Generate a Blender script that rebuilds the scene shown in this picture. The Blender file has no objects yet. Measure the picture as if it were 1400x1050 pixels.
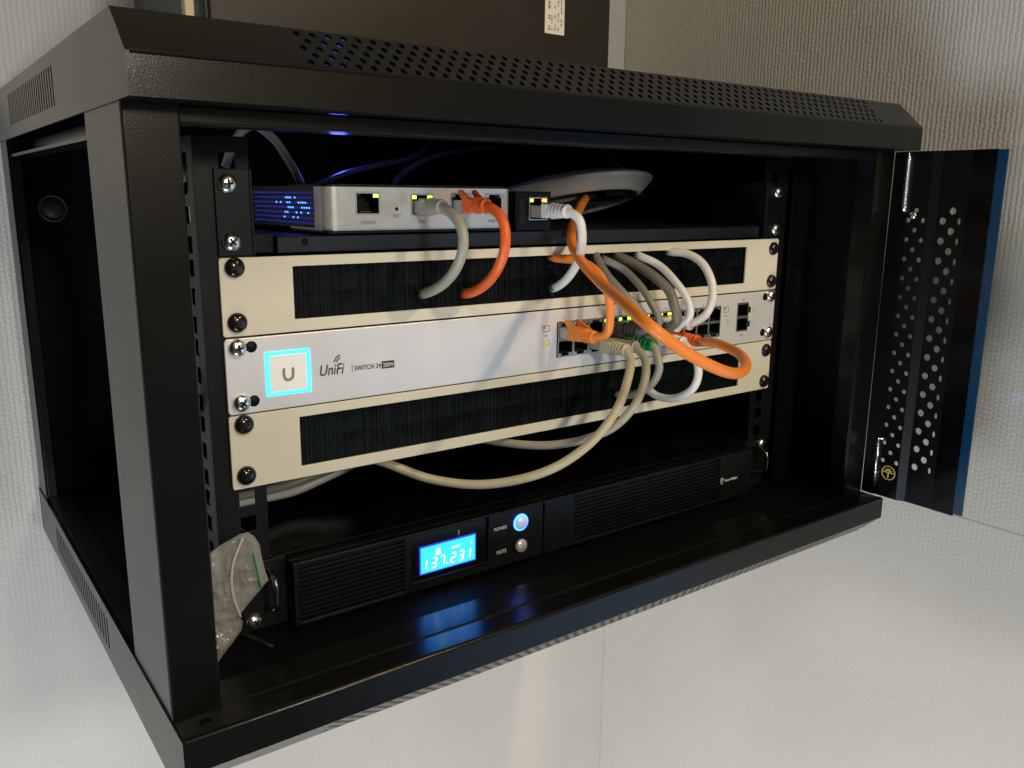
import bpy, bmesh, math, random
from mathutils import Vector, Matrix, noise
random.seed(7)
scene = bpy.context.scene
COL = scene.collection
S = 0.001

# ------------------------------------------------------------------ camera
cam_d = bpy.data.cameras.new('camera'); cam = bpy.data.objects.new('camera', cam_d); COL.objects.link(cam)
RX = Vector((0.8079914, -0.58912493, 0.00904008)); RD = Vector((-0.11989156, -0.17941601, -0.97644043)); RF = Vector((0.57686733, 0.78787164, -0.2155977))
m = Matrix((RX, -RD, -RF)).transposed().to_4x4()
m.translation = Vector((-388.723, -473.172, 34.806)) * S
cam.matrix_world = m
cam_d.sensor_width = 36; cam_d.lens = 36 * 1172.66 / 1400
cam_d.clip_start = 0.01; cam_d.clip_end = 50
cam_d.dof.use_dof = False
scene.camera = cam

# ------------------------------------------------------------------ world and lamps
w = bpy.data.worlds.new('World'); scene.world = w; w.use_nodes = True
nt = w.node_tree; nt.nodes.clear()
wo = nt.nodes.new('ShaderNodeOutputWorld'); bg = nt.nodes.new('ShaderNodeBackground')
tc = nt.nodes.new('ShaderNodeTexCoord')
def lobe(direction, lo, hi, color):
    # soft glow added to the world for reflections: bluish right, warm front
    d = nt.nodes.new('ShaderNodeVectorMath'); d.operation = 'DOT_PRODUCT'; d.inputs[1].default_value = Vector(direction).normalized()
    r = nt.nodes.new('ShaderNodeMapRange'); r.interpolation_type = 'SMOOTHSTEP'; r.inputs['From Min'].default_value = lo; r.inputs['From Max'].default_value = hi
    c = nt.nodes.new('ShaderNodeMix'); c.data_type = 'RGBA'; c.inputs[6].default_value = (0, 0, 0, 1); c.inputs[7].default_value = (*color, 1)
    nt.links.new(tc.outputs['Generated'], d.inputs[0]); nt.links.new(d.outputs['Value'], r.inputs[0]); nt.links.new(r.outputs[0], c.inputs[0]); return c.outputs[2]
def add(a, b_):
    k = nt.nodes.new('ShaderNodeMix'); k.data_type = 'RGBA'; k.blend_type = 'ADD'; k.inputs[0].default_value = 1
    for i, v in ((6, a), (7, b_)):
        if isinstance(v, tuple): k.inputs[i].default_value = v
        else: nt.links.new(v, k.inputs[i])
    return k.outputs[2]
env = add((0.028, 0.026, 0.021, 1), lobe((0.68, -0.66, -0.33), 0.90, 0.98, (0.50, 0.78, 1.15)))
env = add(env, lobe((0.25, -0.93, 0.26), 0.93, 0.995, (0.40, 0.28, 0.11)))
nt.links.new(env, bg.inputs[0]); bg.inputs[1].default_value = 1.0
nt.links.new(bg.outputs[0], wo.inputs[0])

def area(name, loc, target, size, energy, color):
    d = bpy.data.lights.new(name, 'AREA'); d.shape = 'DISK'; d.size = size; d.energy = energy; d.color = color
    o = bpy.data.objects.new(name, d); COL.objects.link(o); o.location = loc
    o.rotation_euler = (Vector(target) - Vector(loc)).to_track_quat('-Z', 'Y').to_euler()
    return o
area('front_lamp', (-0.12, -1.6, 0.42), (0.05, 0.1, -0.15), 0.22, 9.5, (1.0, 0.92, 0.77))
area('ceiling_lamp', (-0.55, -1.15, 1.15), (0.1, 0.1, -0.2), 0.22, 4.2, (1.0, 0.90, 0.72))
area('ceiling_spot', (0.50, -1.15, 0.95), (-0.1, 0.0, 0.0), 0.07, 8.5, (1.0, 0.74, 0.38))
area('window_light', (-1.5, -0.7, -1.15), (0.1, 0.2, -0.5), 0.9, 16, (0.72, 0.86, 1.0))
area('lower_wall_fill', (-0.45, -0.6, -1.35), (0.3, 0.2, -0.6), 0.5, 8.5, (1.0, 0.92, 0.86))  # added fill that brightens the lower walls, no known lamp there
d_ = bpy.data.lights.new('gateway_led_glow', 'POINT'); d_.energy = 0.035; d_.color = (0.12, 0.14, 1.0); d_.shadow_soft_size = 0.006
o_ = bpy.data.objects.new('gateway_led_glow', d_); COL.objects.link(o_); o_.location = (-0.10, 0.145, 0.055)
scene.view_settings.view_transform = 'Standard'; scene.view_settings.look = 'None'
scene.view_settings.exposure = 0.0; scene.view_settings.gamma = 1.0
scene.render.engine = 'CYCLES'

# ------------------------------------------------------------------ materials
MATS = {}
def mat(name, color, rough=0.5, metal=0.0, spec=0.5, bump=None, var=None, emit=None, trans=0, alpha=1, coat=0):
    """bump=(scale, strength, distance); var=(scale, amount) mottles the base colour."""
    M = bpy.data.materials.new(name); M.use_nodes = True; n = M.node_tree.nodes; l = M.node_tree.links
    b = n['Principled BSDF']
    b.inputs['Base Color'].default_value = (*color, 1); b.inputs['Roughness'].default_value = rough
    b.inputs['Metallic'].default_value = metal; b.inputs['Specular IOR Level'].default_value = spec
    b.inputs['Coat Weight'].default_value = coat; b.inputs['Coat Roughness'].default_value = 0.16
    if trans: b.inputs['Transmission Weight'].default_value = trans
    if alpha < 1: b.inputs['Alpha'].default_value = alpha
    if emit: b.inputs['Emission Color'].default_value = (*emit[0], 1); b.inputs['Emission Strength'].default_value = emit[1]
    t = n.new('ShaderNodeTexCoord')
    if bump:
        z = n.new('ShaderNodeTexNoise'); z.inputs['Scale'].default_value = bump[0]; z.inputs['Detail'].default_value = 3
        u = n.new('ShaderNodeBump'); u.inputs['Strength'].default_value = bump[1]; u.inputs['Distance'].default_value = bump[2]
        l.new(t.outputs['Object'], z.inputs['Vector']); l.new(z.outputs[0], u.inputs['Height']); l.new(u.outputs[0], b.inputs['Normal']); l.new(u.outputs[0], b.inputs['Coat Normal'])
    if var:
        z = n.new('ShaderNodeTexNoise'); z.inputs['Scale'].default_value = var[0]; z.inputs['Detail'].default_value = 4
        r = n.new('ShaderNodeValToRGB'); a = var[1]
        r.color_ramp.elements[0].position = 0.3; r.color_ramp.elements[1].position = 0.7
        r.color_ramp.elements[0].color = (*[c * (1 - a) for c in color], 1); r.color_ramp.elements[1].color = (*[min(1, c * (1 + a)) for c in color], 1)
        l.new(t.outputs['Object'], z.inputs['Vector']); l.new(z.outputs[0], r.inputs[0]); l.new(r.outputs[0], b.inputs['Base Color'])
        q = n.new('ShaderNodeMapRange'); q.inputs['To Min'].default_value = max(0.02, rough - 0.04); q.inputs['To Max'].default_value = min(1, rough + 0.05)
        l.new(z.outputs[0], q.inputs['Value']); l.new(q.outputs[0], b.inputs['Roughness'])
    MATS[name] = M
    return M
mat('powder_black', (0.0045, 0.0043, 0.0038), 0.36, 0, 0.10, bump=(1700, 0.34, 0.00013), var=(25, 0.12), coat=0.36)
mat('inner_black', (0.002, 0.002, 0.0025), 0.6, 0, 0.12)
mat('gloss_black', (0.003, 0.003, 0.0035), 0.2, 0, 0.3, var=(30, 0.3))
mat('rail_black', (0.005, 0.005, 0.006), 0.42, 0, 0.25, var=(80, 0.3))
mat('satin_black', (0.0038, 0.0038, 0.005), 0.38, 0, 0.33, bump=(2500, 0.1, 0.0003), var=(60, 0.2))
mat('tray_blue_black', (0.013, 0.017, 0.023), 0.33, 0, 0.5, var=(40, 0.15))
mat('door_gloss', (0.002, 0.002, 0.0025), 0.16, 0, 0.22)
mat('door_black', (0.003, 0.003, 0.0035), 0.3, 0, 0.3)
mat('dull_grey', (0.05, 0.05, 0.048), 0.5)
mat('cream', (0.69, 0.665, 0.565), 0.38, 0, 0.4, bump=(900, 0.05, 0.0003), var=(14, 0.04))
mat('switch_silver', (0.80, 0.80, 0.83), 0.40, 0.35, 0.5, bump=(2600, 0.12, 0.0002), var=(25, 0.03))
mat('gateway_silver', (0.72, 0.71, 0.69), 0.3, 0.55, 0.5, var=(120, 0.05))
mat('bristle', (0.009, 0.014, 0.016), 0.5, 0, 0.2, var=(90, 0.35))
mat('bristle_back', (0.006, 0.010, 0.011), 0.8, 0, 0.1)
mat('chrome', (0.85, 0.85, 0.84), 0.27, 1.0, 0.5, bump=(700, 0.25, 0.0006))
mat('dark_steel', (0.22, 0.22, 0.22), 0.25, 1.0, 0.5, bump=(700, 0.2, 0.0005))
mat('screw_black', (0.012, 0.010, 0.010), 0.14, 0, 0.6)
mat('screw_slot', (0.02, 0.02, 0.02), 0.5, 0.5, 0.3)
mat('port_metal', (0.62, 0.62, 0.62), 0.32, 0.9, 0.5)
mat('port_dark', (0.003, 0.003, 0.003), 0.5, 0, 0.2)
mat('contact_gold', (0.75, 0.50, 0.18), 0.3, 1.0, 0.5)
mat('ink', (0.02, 0.02, 0.022), 0.5)
mat('ink_grey', (0.25, 0.25, 0.25), 0.5)
mat('ink_white', (0.75, 0.75, 0.75), 0.5)
mat('ink_gold', (0.55, 0.45, 0.10), 0.45)
mat('cable_beige', (0.48, 0.43, 0.30), 0.42, var=(60, 0.06))
mat('cable_greige', (0.36, 0.335, 0.27), 0.4, var=(60, 0.06))
mat('cable_grey', (0.20, 0.195, 0.165), 0.4, var=(60, 0.08))
mat('cable_olive', (0.155, 0.145, 0.11), 0.42, var=(60, 0.08))
mat('cable_white', (0.74, 0.73, 0.70), 0.35, var=(60, 0.03))
mat('cable_palegrey', (0.46, 0.46, 0.44), 0.4, var=(60, 0.05))
mat('cable_orange', (0.88, 0.25, 0.035), 0.38, var=(50, 0.05))
mat('cable_red_orange', (0.80, 0.13, 0.025), 0.4, var=(50, 0.08))
mat('boot_green', (0.008, 0.22, 0.05), 0.4, var=(80, 0.1))
mat('boot_grey', (0.05, 0.05, 0.045), 0.45, var=(80, 0.1))
mat('cord_blue_lit', (0.10, 0.10, 0.30), 0.45, var=(80, 0.1))  # blue LED light put into the colour of the rear cords
mat('plug_clear', (0.60, 0.58, 0.50), 0.18, 0, 0.5, trans=0.35)
mat('led_green', (0.2, 0.8, 0.1), 0.4, emit=((0.55, 1.0, 0.08), 3.0))
mat('led_yellow', (0.8, 0.7, 0.1), 0.4, emit=((1.0, 0.72, 0.05), 2.6))
mat('led_orange', (0.9, 0.3, 0.05), 0.4, emit=((1.0, 0.22, 0.03), 9.0))
mat('led_blue', (0.05, 0.1, 0.9), 0.4, emit=((0.03, 0.06, 1.0), 0.35))
mat('led_blue_dot', (0.05, 0.1, 0.9), 0.4, emit=((0.04, 0.16, 1.0), 6.0))
mat('ring_cyan', (0.1, 0.6, 0.8), 0.4, emit=((0.04, 0.60, 1.0), 2.3))
mat('logo_white', (0.85, 0.85, 0.84), 0.4, emit=((0.9, 0.95, 1.0), 0.12))
mat('lcd', (0.02, 0.2, 0.8), 0.3, emit=((0.015, 0.24, 1.0), 3.6))
mat('lcd_mark', (0.7, 0.95, 1.0), 0.3, emit=((0.45, 0.95, 1.0), 5.0))
mat('button_lit', (0.62, 0.62, 0.63), 0.3, 0.2, emit=((0.25, 0.5, 1.0), 0.45))
mat('button_silver', (0.62, 0.62, 0.63), 0.3, 0.5)
mat('power_ring', (0.1, 0.3, 1.0), 0.3, emit=((0.02, 0.14, 1.0), 7.0))
mat('ap_white', (0.8, 0.8, 0.8), 0.45, var=(40, 0.06))
mat('ap_recess', (0.30, 0.30, 0.31), 0.5, var=(40, 0.15))
mat('label_white', (0.70, 0.70, 0.68), 0.5, var=(30, 0.05))
mat('label_yellow', (0.65, 0.70, 0.15), 0.5)
mat('label_blue', (0.25, 0.28, 0.75), 0.5)
mat('case_brown', (0.010, 0.008, 0.005), 0.34, 0, 0.35, bump=(1500, 0.25, 0.0005), var=(12, 0.3))
mat('trim_cream', (0.55, 0.50, 0.33), 0.5, var=(20, 0.1))
mat('glass_blue_edge', (0.004, 0.035, 0.09), 0.2, 0, 0.5, emit=None)

def wall_mat(name, axis, base):
    M = bpy.data.materials.new(name); M.use_nodes = True; n = M.node_tree.nodes; l = M.node_tree.links
    b = n['Principled BSDF']; b.inputs['Roughness'].default_value = 0.85; b.inputs['Specular IOR Level'].default_value = 0.12
    t = n.new('ShaderNodeTexCoord'); s = n.new('ShaderNodeSeparateXYZ'); l.new(t.outputs['Object'], s.inputs[0])
    def M_(op, a, c=None):
        k = n.new('ShaderNodeMath'); k.operation = op
        for i, v in enumerate((a, c)):
            if v is None: continue
            if isinstance(v, (int, float)): k.inputs[i].default_value = v
            else: l.new(v, k.inputs[i])
        return k.outputs[0]
    wob = n.new('ShaderNodeTexNoise'); wob.inputs['Scale'].default_value = 130; wob.inputs['Detail'].default_value = 3; l.new(t.outputs['Object'], wob.inputs[0])
    wv = M_('MULTIPLY', M_('SUBTRACT', wob.outputs[0], 0.5), 0.75)
    u = M_('ADD', M_('MULTIPLY', s.outputs[axis], 1 / 0.0043), wv)
    colid = M_('FLOOR', u)
    # every column of the weave is shifted along the wall by an amount of its own
    wn = n.new('ShaderNodeTexWhiteNoise'); wn.noise_dimensions = '1D'; l.new(colid, wn.inputs['W'])
    alt = M_('MULTIPLY', M_('MODULO', colid, 2.0), 0.5)
    v = M_('ADD', M_('ADD', M_('MULTIPLY', s.outputs[2], 1 / 0.0044), M_('MULTIPLY', wv, 1.2)), M_('ADD', alt, M_('MULTIPLY', wn.outputs[0], 0.45)))
    su = M_('ABSOLUTE', M_('SINE', M_('MULTIPLY', u, math.pi)))
    sv = M_('ABSOLUTE', M_('SINE', M_('MULTIPLY', v, math.pi)))
    h = M_('MULTIPLY', M_('POWER', su, 0.7), M_('ADD', M_('MULTIPLY', M_('POWER', sv, 0.6), 0.6), 0.4))
    fine = n.new('ShaderNodeTexNoise'); fine.inputs['Scale'].default_value = 330; fine.inputs['Detail'].default_value = 3; l.new(t.outputs['Object'], fine.inputs[0])
    patch = n.new('ShaderNodeTexNoise'); patch.inputs['Scale'].default_value = 22; l.new(t.outputs['Object'], patch.inputs[0])
    low = n.new('ShaderNodeMapRange'); low.inputs['From Min'].default_value = -0.40; low.inputs['From Max'].default_value = -0.22; low.inputs['To Min'].default_value = 0.18; l.new(s.outputs[2], low.inputs[0])
    h = M_('MULTIPLY', h, M_('MULTIPLY', low.outputs[0], M_('ADD', M_('MULTIPLY', patch.outputs[0], 0.9), 0.5)))
    h = M_('ADD', h, M_('MULTIPLY', fine.outputs[0], 0.75))
    bp = n.new('ShaderNodeBump'); bp.inputs['Distance'].default_value = 0.00055
    # relief grows weaker towards the bottom of the wall
    mr = n.new('ShaderNodeMapRange'); mr.inputs['From Min'].default_value = -0.42; mr.inputs['From Max'].default_value = -0.20
    mr.inputs['To Min'].default_value = 0.8; mr.inputs['To Max'].default_value = 0.85; l.new(s.outputs[2], mr.inputs[0]); l.new(mr.outputs[0], bp.inputs['Strength'])
    l.new(h, bp.inputs['Height']); l.new(bp.outputs[0], b.inputs['Normal'])
    big = n.new('ShaderNodeTexNoise'); big.inputs['Scale'].default_value = 5; l.new(t.outputs['Object'], big.inputs[0])
    r = n.new('ShaderNodeValToRGB'); r.color_ramp.elements[0].position = 0.3; r.color_ramp.elements[1].position = 0.7
    r.color_ramp.elements[0].color = (*[c * 0.95 for c in base], 1); r.color_ramp.elements[1].color = (*[c * 1.03 for c in base], 1)
    l.new(big.outputs[0], r.inputs[0])
    mx = n.new('ShaderNodeMix'); mx.data_type = 'RGBA'; mx.blend_type = 'MULTIPLY'
    mx.inputs['Factor'].default_value = 1.0
    q = n.new('ShaderNodeMapRange'); q.inputs['From Min'].default_value = 0.0; q.inputs['From Max'].default_value = 1.0; q.inputs['To Min'].default_value = 0.93; q.inputs['To Max'].default_value = 1.0
    l.new(h, q.inputs[0]); l.new(r.outputs[0], mx.inputs[6]); l.new(q.outputs[0], mx.inputs[7]); l.new(mx.outputs[2], b.inputs['Base Color'])
    MATS[name] = M
wall_mat('wallpaper', 0, (0.62, 0.61, 0.585)); wall_mat('wallpaper_side', 1, (0.69, 0.65, 0.585))

def glass_mat():
    M = bpy.data.materials.new('clear_glass'); M.use_nodes = True; n = M.node_tree.nodes; l = M.node_tree.links; n.clear()
    o = n.new('ShaderNodeOutputMaterial'); mx = n.new('ShaderNodeMixShader'); f = n.new('ShaderNodeFresnel'); f.inputs[0].default_value = 1.2
    t = n.new('ShaderNodeBsdfTransparent'); t.inputs[0].default_value = (0.985, 0.995, 0.99, 1); g = n.new('ShaderNodeBsdfGlossy'); g.inputs['Roughness'].default_value = 0.02
    l.new(f.outputs[0], mx.inputs[0]); l.new(t.outputs[0], mx.inputs[1]); l.new(g.outputs[0], mx.inputs[2]); l.new(mx.outputs[0], o.inputs[0]); MATS['clear_glass'] = M
    M = bpy.data.materials.new('bag_film'); M.use_nodes = True; n = M.node_tree.nodes; l = M.node_tree.links; n.clear()
    o = n.new('ShaderNodeOutputMaterial'); mx = n.new('ShaderNodeMixShader'); mx.inputs[0].default_value = 0.2
    t = n.new('ShaderNodeBsdfTransparent'); p = n.new('ShaderNodeBsdfPrincipled'); p.inputs['Base Color'].default_value = (0.75, 0.75, 0.72, 1); p.inputs['Roughness'].default_value = 0.14
    tc = n.new('ShaderNodeTexCoord'); z = n.new('ShaderNodeTexNoise'); z.inputs['Scale'].default_value = 75; z.inputs['Detail'].default_value = 4; z.inputs['Distortion'].default_value = 1.5
    bp = n.new('ShaderNodeBump'); bp.inputs['Strength'].default_value = 0.4; bp.inputs['Distance'].default_value = 0.0015
    l.new(tc.outputs['Object'], z.inputs[0]); l.new(z.outputs[0], bp.inputs['Height']); l.new(bp.outputs[0], p.inputs['Normal'])
    l.new(t.outputs[0], mx.inputs[1]); l.new(p.outputs[0], mx.inputs[2]); l.new(mx.outputs[0], o.inputs[0]); MATS['bag_film'] = M
glass_mat()

# ------------------------------------------------------------------ helpers
ORG = {}
def empty(name, loc, label, cat, group=None):
    o = bpy.data.objects.new(name, None); COL.objects.link(o); o.empty_display_size = 0.02
    o.location = Vector(loc) * S; ORG[o] = Vector(loc)
    o['label'] = label; o['category'] = cat
    if group: o['group'] = group
    return o
def obj(name, bm, mats, parent=None, smooth=False, bevel=0, label=None, kind=None, seg=2, angle=35):
    """bm is in millimetres and scene axes; it becomes one mesh under its parent."""
    org = Vector((0, 0, 0))
    if parent is not None: org = ORG[parent]
    for v in bm.verts: v.co = (v.co - org) * S
    bmesh.ops.recalc_face_normals(bm, faces=bm.faces)
    me = bpy.data.meshes.new(name); bm.to_mesh(me); bm.free()
    if isinstance(mats, str): mats = [mats]
    for k in mats: me.materials.append(MATS[k])
    if smooth:
        for p in me.polygons: p.use_smooth = True
    o = bpy.data.objects.new(name, me); COL.objects.link(o)
    if parent is not None: o.parent = parent; ORG[o] = org
    if bevel:
        b = o.modifiers.new('bevel', 'BEVEL'); b.width = bevel * S; b.segments = seg; b.limit_method = 'ANGLE'; b.angle_limit = math.radians(angle); b.harden_normals = False
    if label: o['label'] = label
    if kind: o['kind'] = kind
    return o
def nb(): return bmesh.new()
def box(bm, x0, x1, y0, y1, z0, z1, mi=0):
    v = [bm.verts.new((x, y, z)) for x in (x0, x1) for y in (y0, y1) for z in (z0, z1)]
    for f in ((0, 1, 3, 2), (4, 6, 7, 5), (0, 4, 5, 1), (2, 3, 7, 6), (0, 2, 6, 4), (1, 5, 7, 3)):
        q = bm.faces.new([v[i] for i in f]); q.material_index = mi
    return v
def frame_pts(O, U, V, N):
    O, U, V, N = map(Vector, (O, U, V, N)); return lambda u, v, d: O + U * u + V * v + N * d
def grid_plate(bm, P, us, vs, is_hole, th, mi=0):
    """plate of thickness th over the cuts us x vs; cells where is_hole(i, j) stay open."""
    us = sorted(set(us)); vs = sorted(set(vs)); ids = {}
    def vt(i, j, d):
        if (i, j, d) not in ids: ids[(i, j, d)] = bm.verts.new(P(us[i], vs[j], th if d else 0))
        return ids[(i, j, d)]
    nu, nv = len(us) - 1, len(vs) - 1
    solid = [[not is_hole((us[i] + us[i + 1]) / 2, (vs[j] + vs[j + 1]) / 2) for j in range(nv)] for i in range(nu)]
    def S_(i, j): return 0 <= i < nu and 0 <= j < nv and solid[i][j]
    for i in range(nu):
        for j in range(nv):
            if not solid[i][j]: continue
            bm.faces.new([vt(i, j, 0), vt(i + 1, j, 0), vt(i + 1, j + 1, 0), vt(i, j + 1, 0)]).material_index = mi
            bm.faces.new([vt(i, j, 1), vt(i, j + 1, 1), vt(i + 1, j + 1, 1), vt(i + 1, j, 1)]).material_index = mi
            if not S_(i - 1, j): bm.faces.new([vt(i, j, 0), vt(i, j + 1, 0), vt(i, j + 1, 1), vt(i, j, 1)]).material_index = mi
            if not S_(i + 1, j): bm.faces.new([vt(i + 1, j, 0), vt(i + 1, j, 1), vt(i + 1, j + 1, 1), vt(i + 1, j + 1, 0)]).material_index = mi
            if not S_(i, j - 1): bm.faces.new([vt(i, j, 0), vt(i, j, 1), vt(i + 1, j, 1), vt(i + 1, j, 0)]).material_index = mi
            if not S_(i, j + 1): bm.faces.new([vt(i, j + 1, 0), vt(i + 1, j + 1, 0), vt(i + 1, j + 1, 1), vt(i, j + 1, 1)]).material_index = mi
def holes_plate(bm, P, W, H, rects, th, mi=0):
    us = [0, W] + [a for r in rects for a in r[:2]]; vs = [0, H] + [a for r in rects for a in r[2:]]
    grid_plate(bm, P, us, vs, lambda u, v: any(r[0] < u < r[1] and r[2] < v < r[3] for r in rects), th, mi)
def round_corners(bm, axis, r, x0, x1, z0, z1):
    """round the four outer corners of a plate that runs along x and z"""
    es = [e for e in bm.edges if abs(e.verts[0].co.y - e.verts[1].co.y) > 0.3 and all((abs(v.co.x - x0) < .01 or abs(v.co.x - x1) < .01) and (abs(v.co.z - z0) < .01 or abs(v.co.z - z1) < .01) for v in e.verts)]
    bmesh.ops.bevel(bm, geom=es, offset=r, segments=4, affect='EDGES', profile=0.5)
def perf(bm, P, n_u, n_v, pu, pv, r, th, u0=0, v0=0, ry=None, segs=12, keep=None):
    """staggered round holes; each grid cell pu x pv with (i+j) even is pierced"""
    ry = ry or r
    for i in range(n_u):
        for j in range(n_v):
            a, b = u0 + i * pu, v0 + j * pv
            cx, cy = a + pu / 2, b + pv / 2
            if (i + j) % 2 or (keep and not keep(i, j)):
                for d in (0, th):
                    bm.faces.new([bm.verts.new(P(x, y, d)) for x, y in ((a, b), (a + pu, b), (a + pu, b + pv), (a, b + pv))])
                continue
            ring = []
            for k in range(segs):
                t = 2 * math.pi * (k + 0.5) / segs; c, s_ = math.cos(t), math.sin(t)
                m_ = min(pu / 2 / max(abs(c), 1e-9), pv / 2 / max(abs(s_), 1e-9))
                ring.append((c, s_, m_))
            # snap the rim points nearest to the corners onto them
            outer = [[cx + c * m_, cy + s_ * m_] for c, s_, m_ in ring]
            for X in (a, a + pu):
                for Y_ in (b, b + pv):
                    k = min(range(segs), key=lambda q: (outer[q][0] - X) ** 2 + (outer[q][1] - Y_) ** 2); outer[k] = [X, Y_]
            vo = {d: [bm.verts.new(P(x, y, d)) for x, y in outer] for d in (0, th)}
            vi = {d: [bm.verts.new(P(cx + r * c, cy + ry * s_, d)) for c, s_, _ in ring] for d in (0, th)}
            for k in range(segs):
                q = (k + 1) % segs
                for d in (0, th): bm.faces.new([vo[d][k], vo[d][q], vi[d][q], vi[d][k]])
                bm.faces.new([vi[0][k], vi[0][q], vi[th][q], vi[th][k]])
def prism_x(bm, pts, x0, x1, mi=0):
    a = [bm.verts.new((x0, y, z)) for y, z in pts]; b = [bm.verts.new((x1, y, z)) for y, z in pts]; n_ = len(pts)
    bm.faces.new(a).material_index = mi; bm.faces.new(b).material_index = mi
    for i in range(n_): bm.faces.new([a[i], a[(i + 1) % n_], b[(i + 1) % n_], b[i]]).material_index = mi
def prism_z(bm, pts, z0, z1, mi=0):
    a = [bm.verts.new((x, y, z0)) for x, y in pts]; b = [bm.verts.new((x, y, z1)) for x, y in pts]; n_ = len(pts)
    bm.faces.new(a).material_index = mi; bm.faces.new(b).material_index = mi
    for i in range(n_): bm.faces.new([a[i], a[(i + 1) % n_], b[(i + 1) % n_], b[i]]).material_index = mi
def spline(pts, n=10):
    P_ = [Vector(p) for p in pts]; P_ = [P_[0] * 2 - P_[1]] + P_ + [P_[-1] * 2 - P_[-2]]; out = []
    for i in range(1, len(P_) - 2):
        p0, p1, p2, p3 = P_[i - 1:i + 3]
        d = [max(1e-6, (b - a).length ** 0.5) for a, b in ((p0, p1), (p1, p2), (p2, p3))]
        t0, t1 = 0, d[0]; t2 = t1 + d[1]; t3 = t2 + d[2]
        for k in range(n):
            t = t1 + (t2 - t1) * k / n
            A1 = p0 * ((t1 - t) / (t1 - t0)) + p1 * ((t - t0) / (t1 - t0)); A2 = p1 * ((t2 - t) / (t2 - t1)) + p2 * ((t - t1) / (t2 - t1)); A3 = p2 * ((t3 - t) / (t3 - t2)) + p3 * ((t - t2) / (t3 - t2))
            B1 = A1 * ((t2 - t) / (t2 - t0)) + A2 * ((t - t0) / (t2 - t0)); B2 = A2 * ((t3 - t) / (t3 - t1)) + A3 * ((t - t1) / (t3 - t1))
            out.append(B1 * ((t2 - t) / (t2 - t1)) + B2 * ((t - t1) / (t2 - t1)))
    out.append(P_[-2]); return out
def tube(bm, pts, r, segs=14, mi=0, caps=True):
    """r: radius, or a function of 0..1 along the path"""
    pts = [Vector(p) for p in pts]; n_ = len(pts); N = None; rings = []
    for i, p in enumerate(pts):
        T = (pts[min(i + 1, n_ - 1)] - pts[max(i - 1, 0)]).normalized()
        if N is None:
            N = T.cross(Vector((0, 0, 1)));
            if N.length < .1: N = T.cross(Vector((1, 0, 0)))
            N.normalize()
        N = (N - T * N.dot(T)).normalized(); B = T.cross(N)
        rr = r(i / (n_ - 1)) if callable(r) else r
        rings.append([bm.verts.new(p + (N * math.cos(a) + B * math.sin(a)) * rr) for a in [2 * math.pi * k / segs for k in range(segs)]])
    for a, b in zip(rings, rings[1:]):
        for k in range(segs):
            f = bm.faces.new([a[k], a[(k + 1) % segs], b[(k + 1) % segs], b[k]]); f.material_index = mi; f.smooth = True
    if caps:
        bm.faces.new(rings[0]).material_index = mi; bm.faces.new(rings[-1]).material_index = mi
def lathe(bm, C, A, prof, segs=24, mi=0, cap=True):
    """prof: (radius, distance along A) pairs"""
    C = Vector(C); A = Vector(A).normalized(); U = A.orthogonal().normalized(); V = A.cross(U); rings = []
    for r, h in prof:
        if r < 1e-6: rings.append([bm.verts.new(C + A * h)])
        else: rings.append([bm.verts.new(C + A * h + (U * math.cos(t) + V * math.sin(t)) * r) for t in [2 * math.pi * k / segs for k in range(segs)]])
    for a, b in zip(rings, rings[1:]):
        for k in range(segs):
            q = (k + 1) % segs
            if len(a) == 1 and len(b) == 1: continue
            if len(a) == 1: f = bm.faces.new([a[0], b[q], b[k]])
            elif len(b) == 1: f = bm.faces.new([a[k], a[q], b[0]])
            else: f = bm.faces.new([a[k], a[q], b[q], b[k]])
            f.material_index = mi; f.smooth = True
    if cap:
        for g in (rings[0], rings[-1]):
            if len(g) > 2: bm.faces.new(g).material_index = mi
def text_bm(bm, s, O, U, V, h, align='LEFT', shear=0, depth=0.12, squeeze=1.0, bold=0.0):
    """flat lettering: O origin, U reading direction, V up direction, h cap height in mm"""
    c = bpy.data.curves.new('lettering', 'FONT'); c.body = s; c.size = 1.0; c.shear = shear; c.align_x = align; c.offset = bold; c.resolution_u = 3
    o = bpy.data.objects.new('lettering', c); COL.objects.link(o)
    bpy.context.view_layer.update(); me = bpy.data.meshes.new_from_object(o.evaluated_get(bpy.context.evaluated_depsgraph_get())); O, U, V = Vector(O), Vector(U).normalized(), Vector(V).normalized(); N = U.cross(V); k = h / 0.70
    vs = [bm.verts.new(O + U * (v.co.x * k * squeeze) + V * (v.co.y * k) + N * depth) for v in me.vertices]
    for p in me.polygons:
        try: bm.faces.new([vs[i] for i in p.vertices])
        except ValueError: pass
    bpy.data.objects.remove(o); bpy.data.curves.remove(c); bpy.data.meshes.remove(me)
    return bm
X_, Z_ = (1, 0, 0), (0, 0, 1)
def word(bm, s, x, z, h, y, **k): return text_bm(bm, s, (x, y, z), X_, Z_, h, **k)

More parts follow.
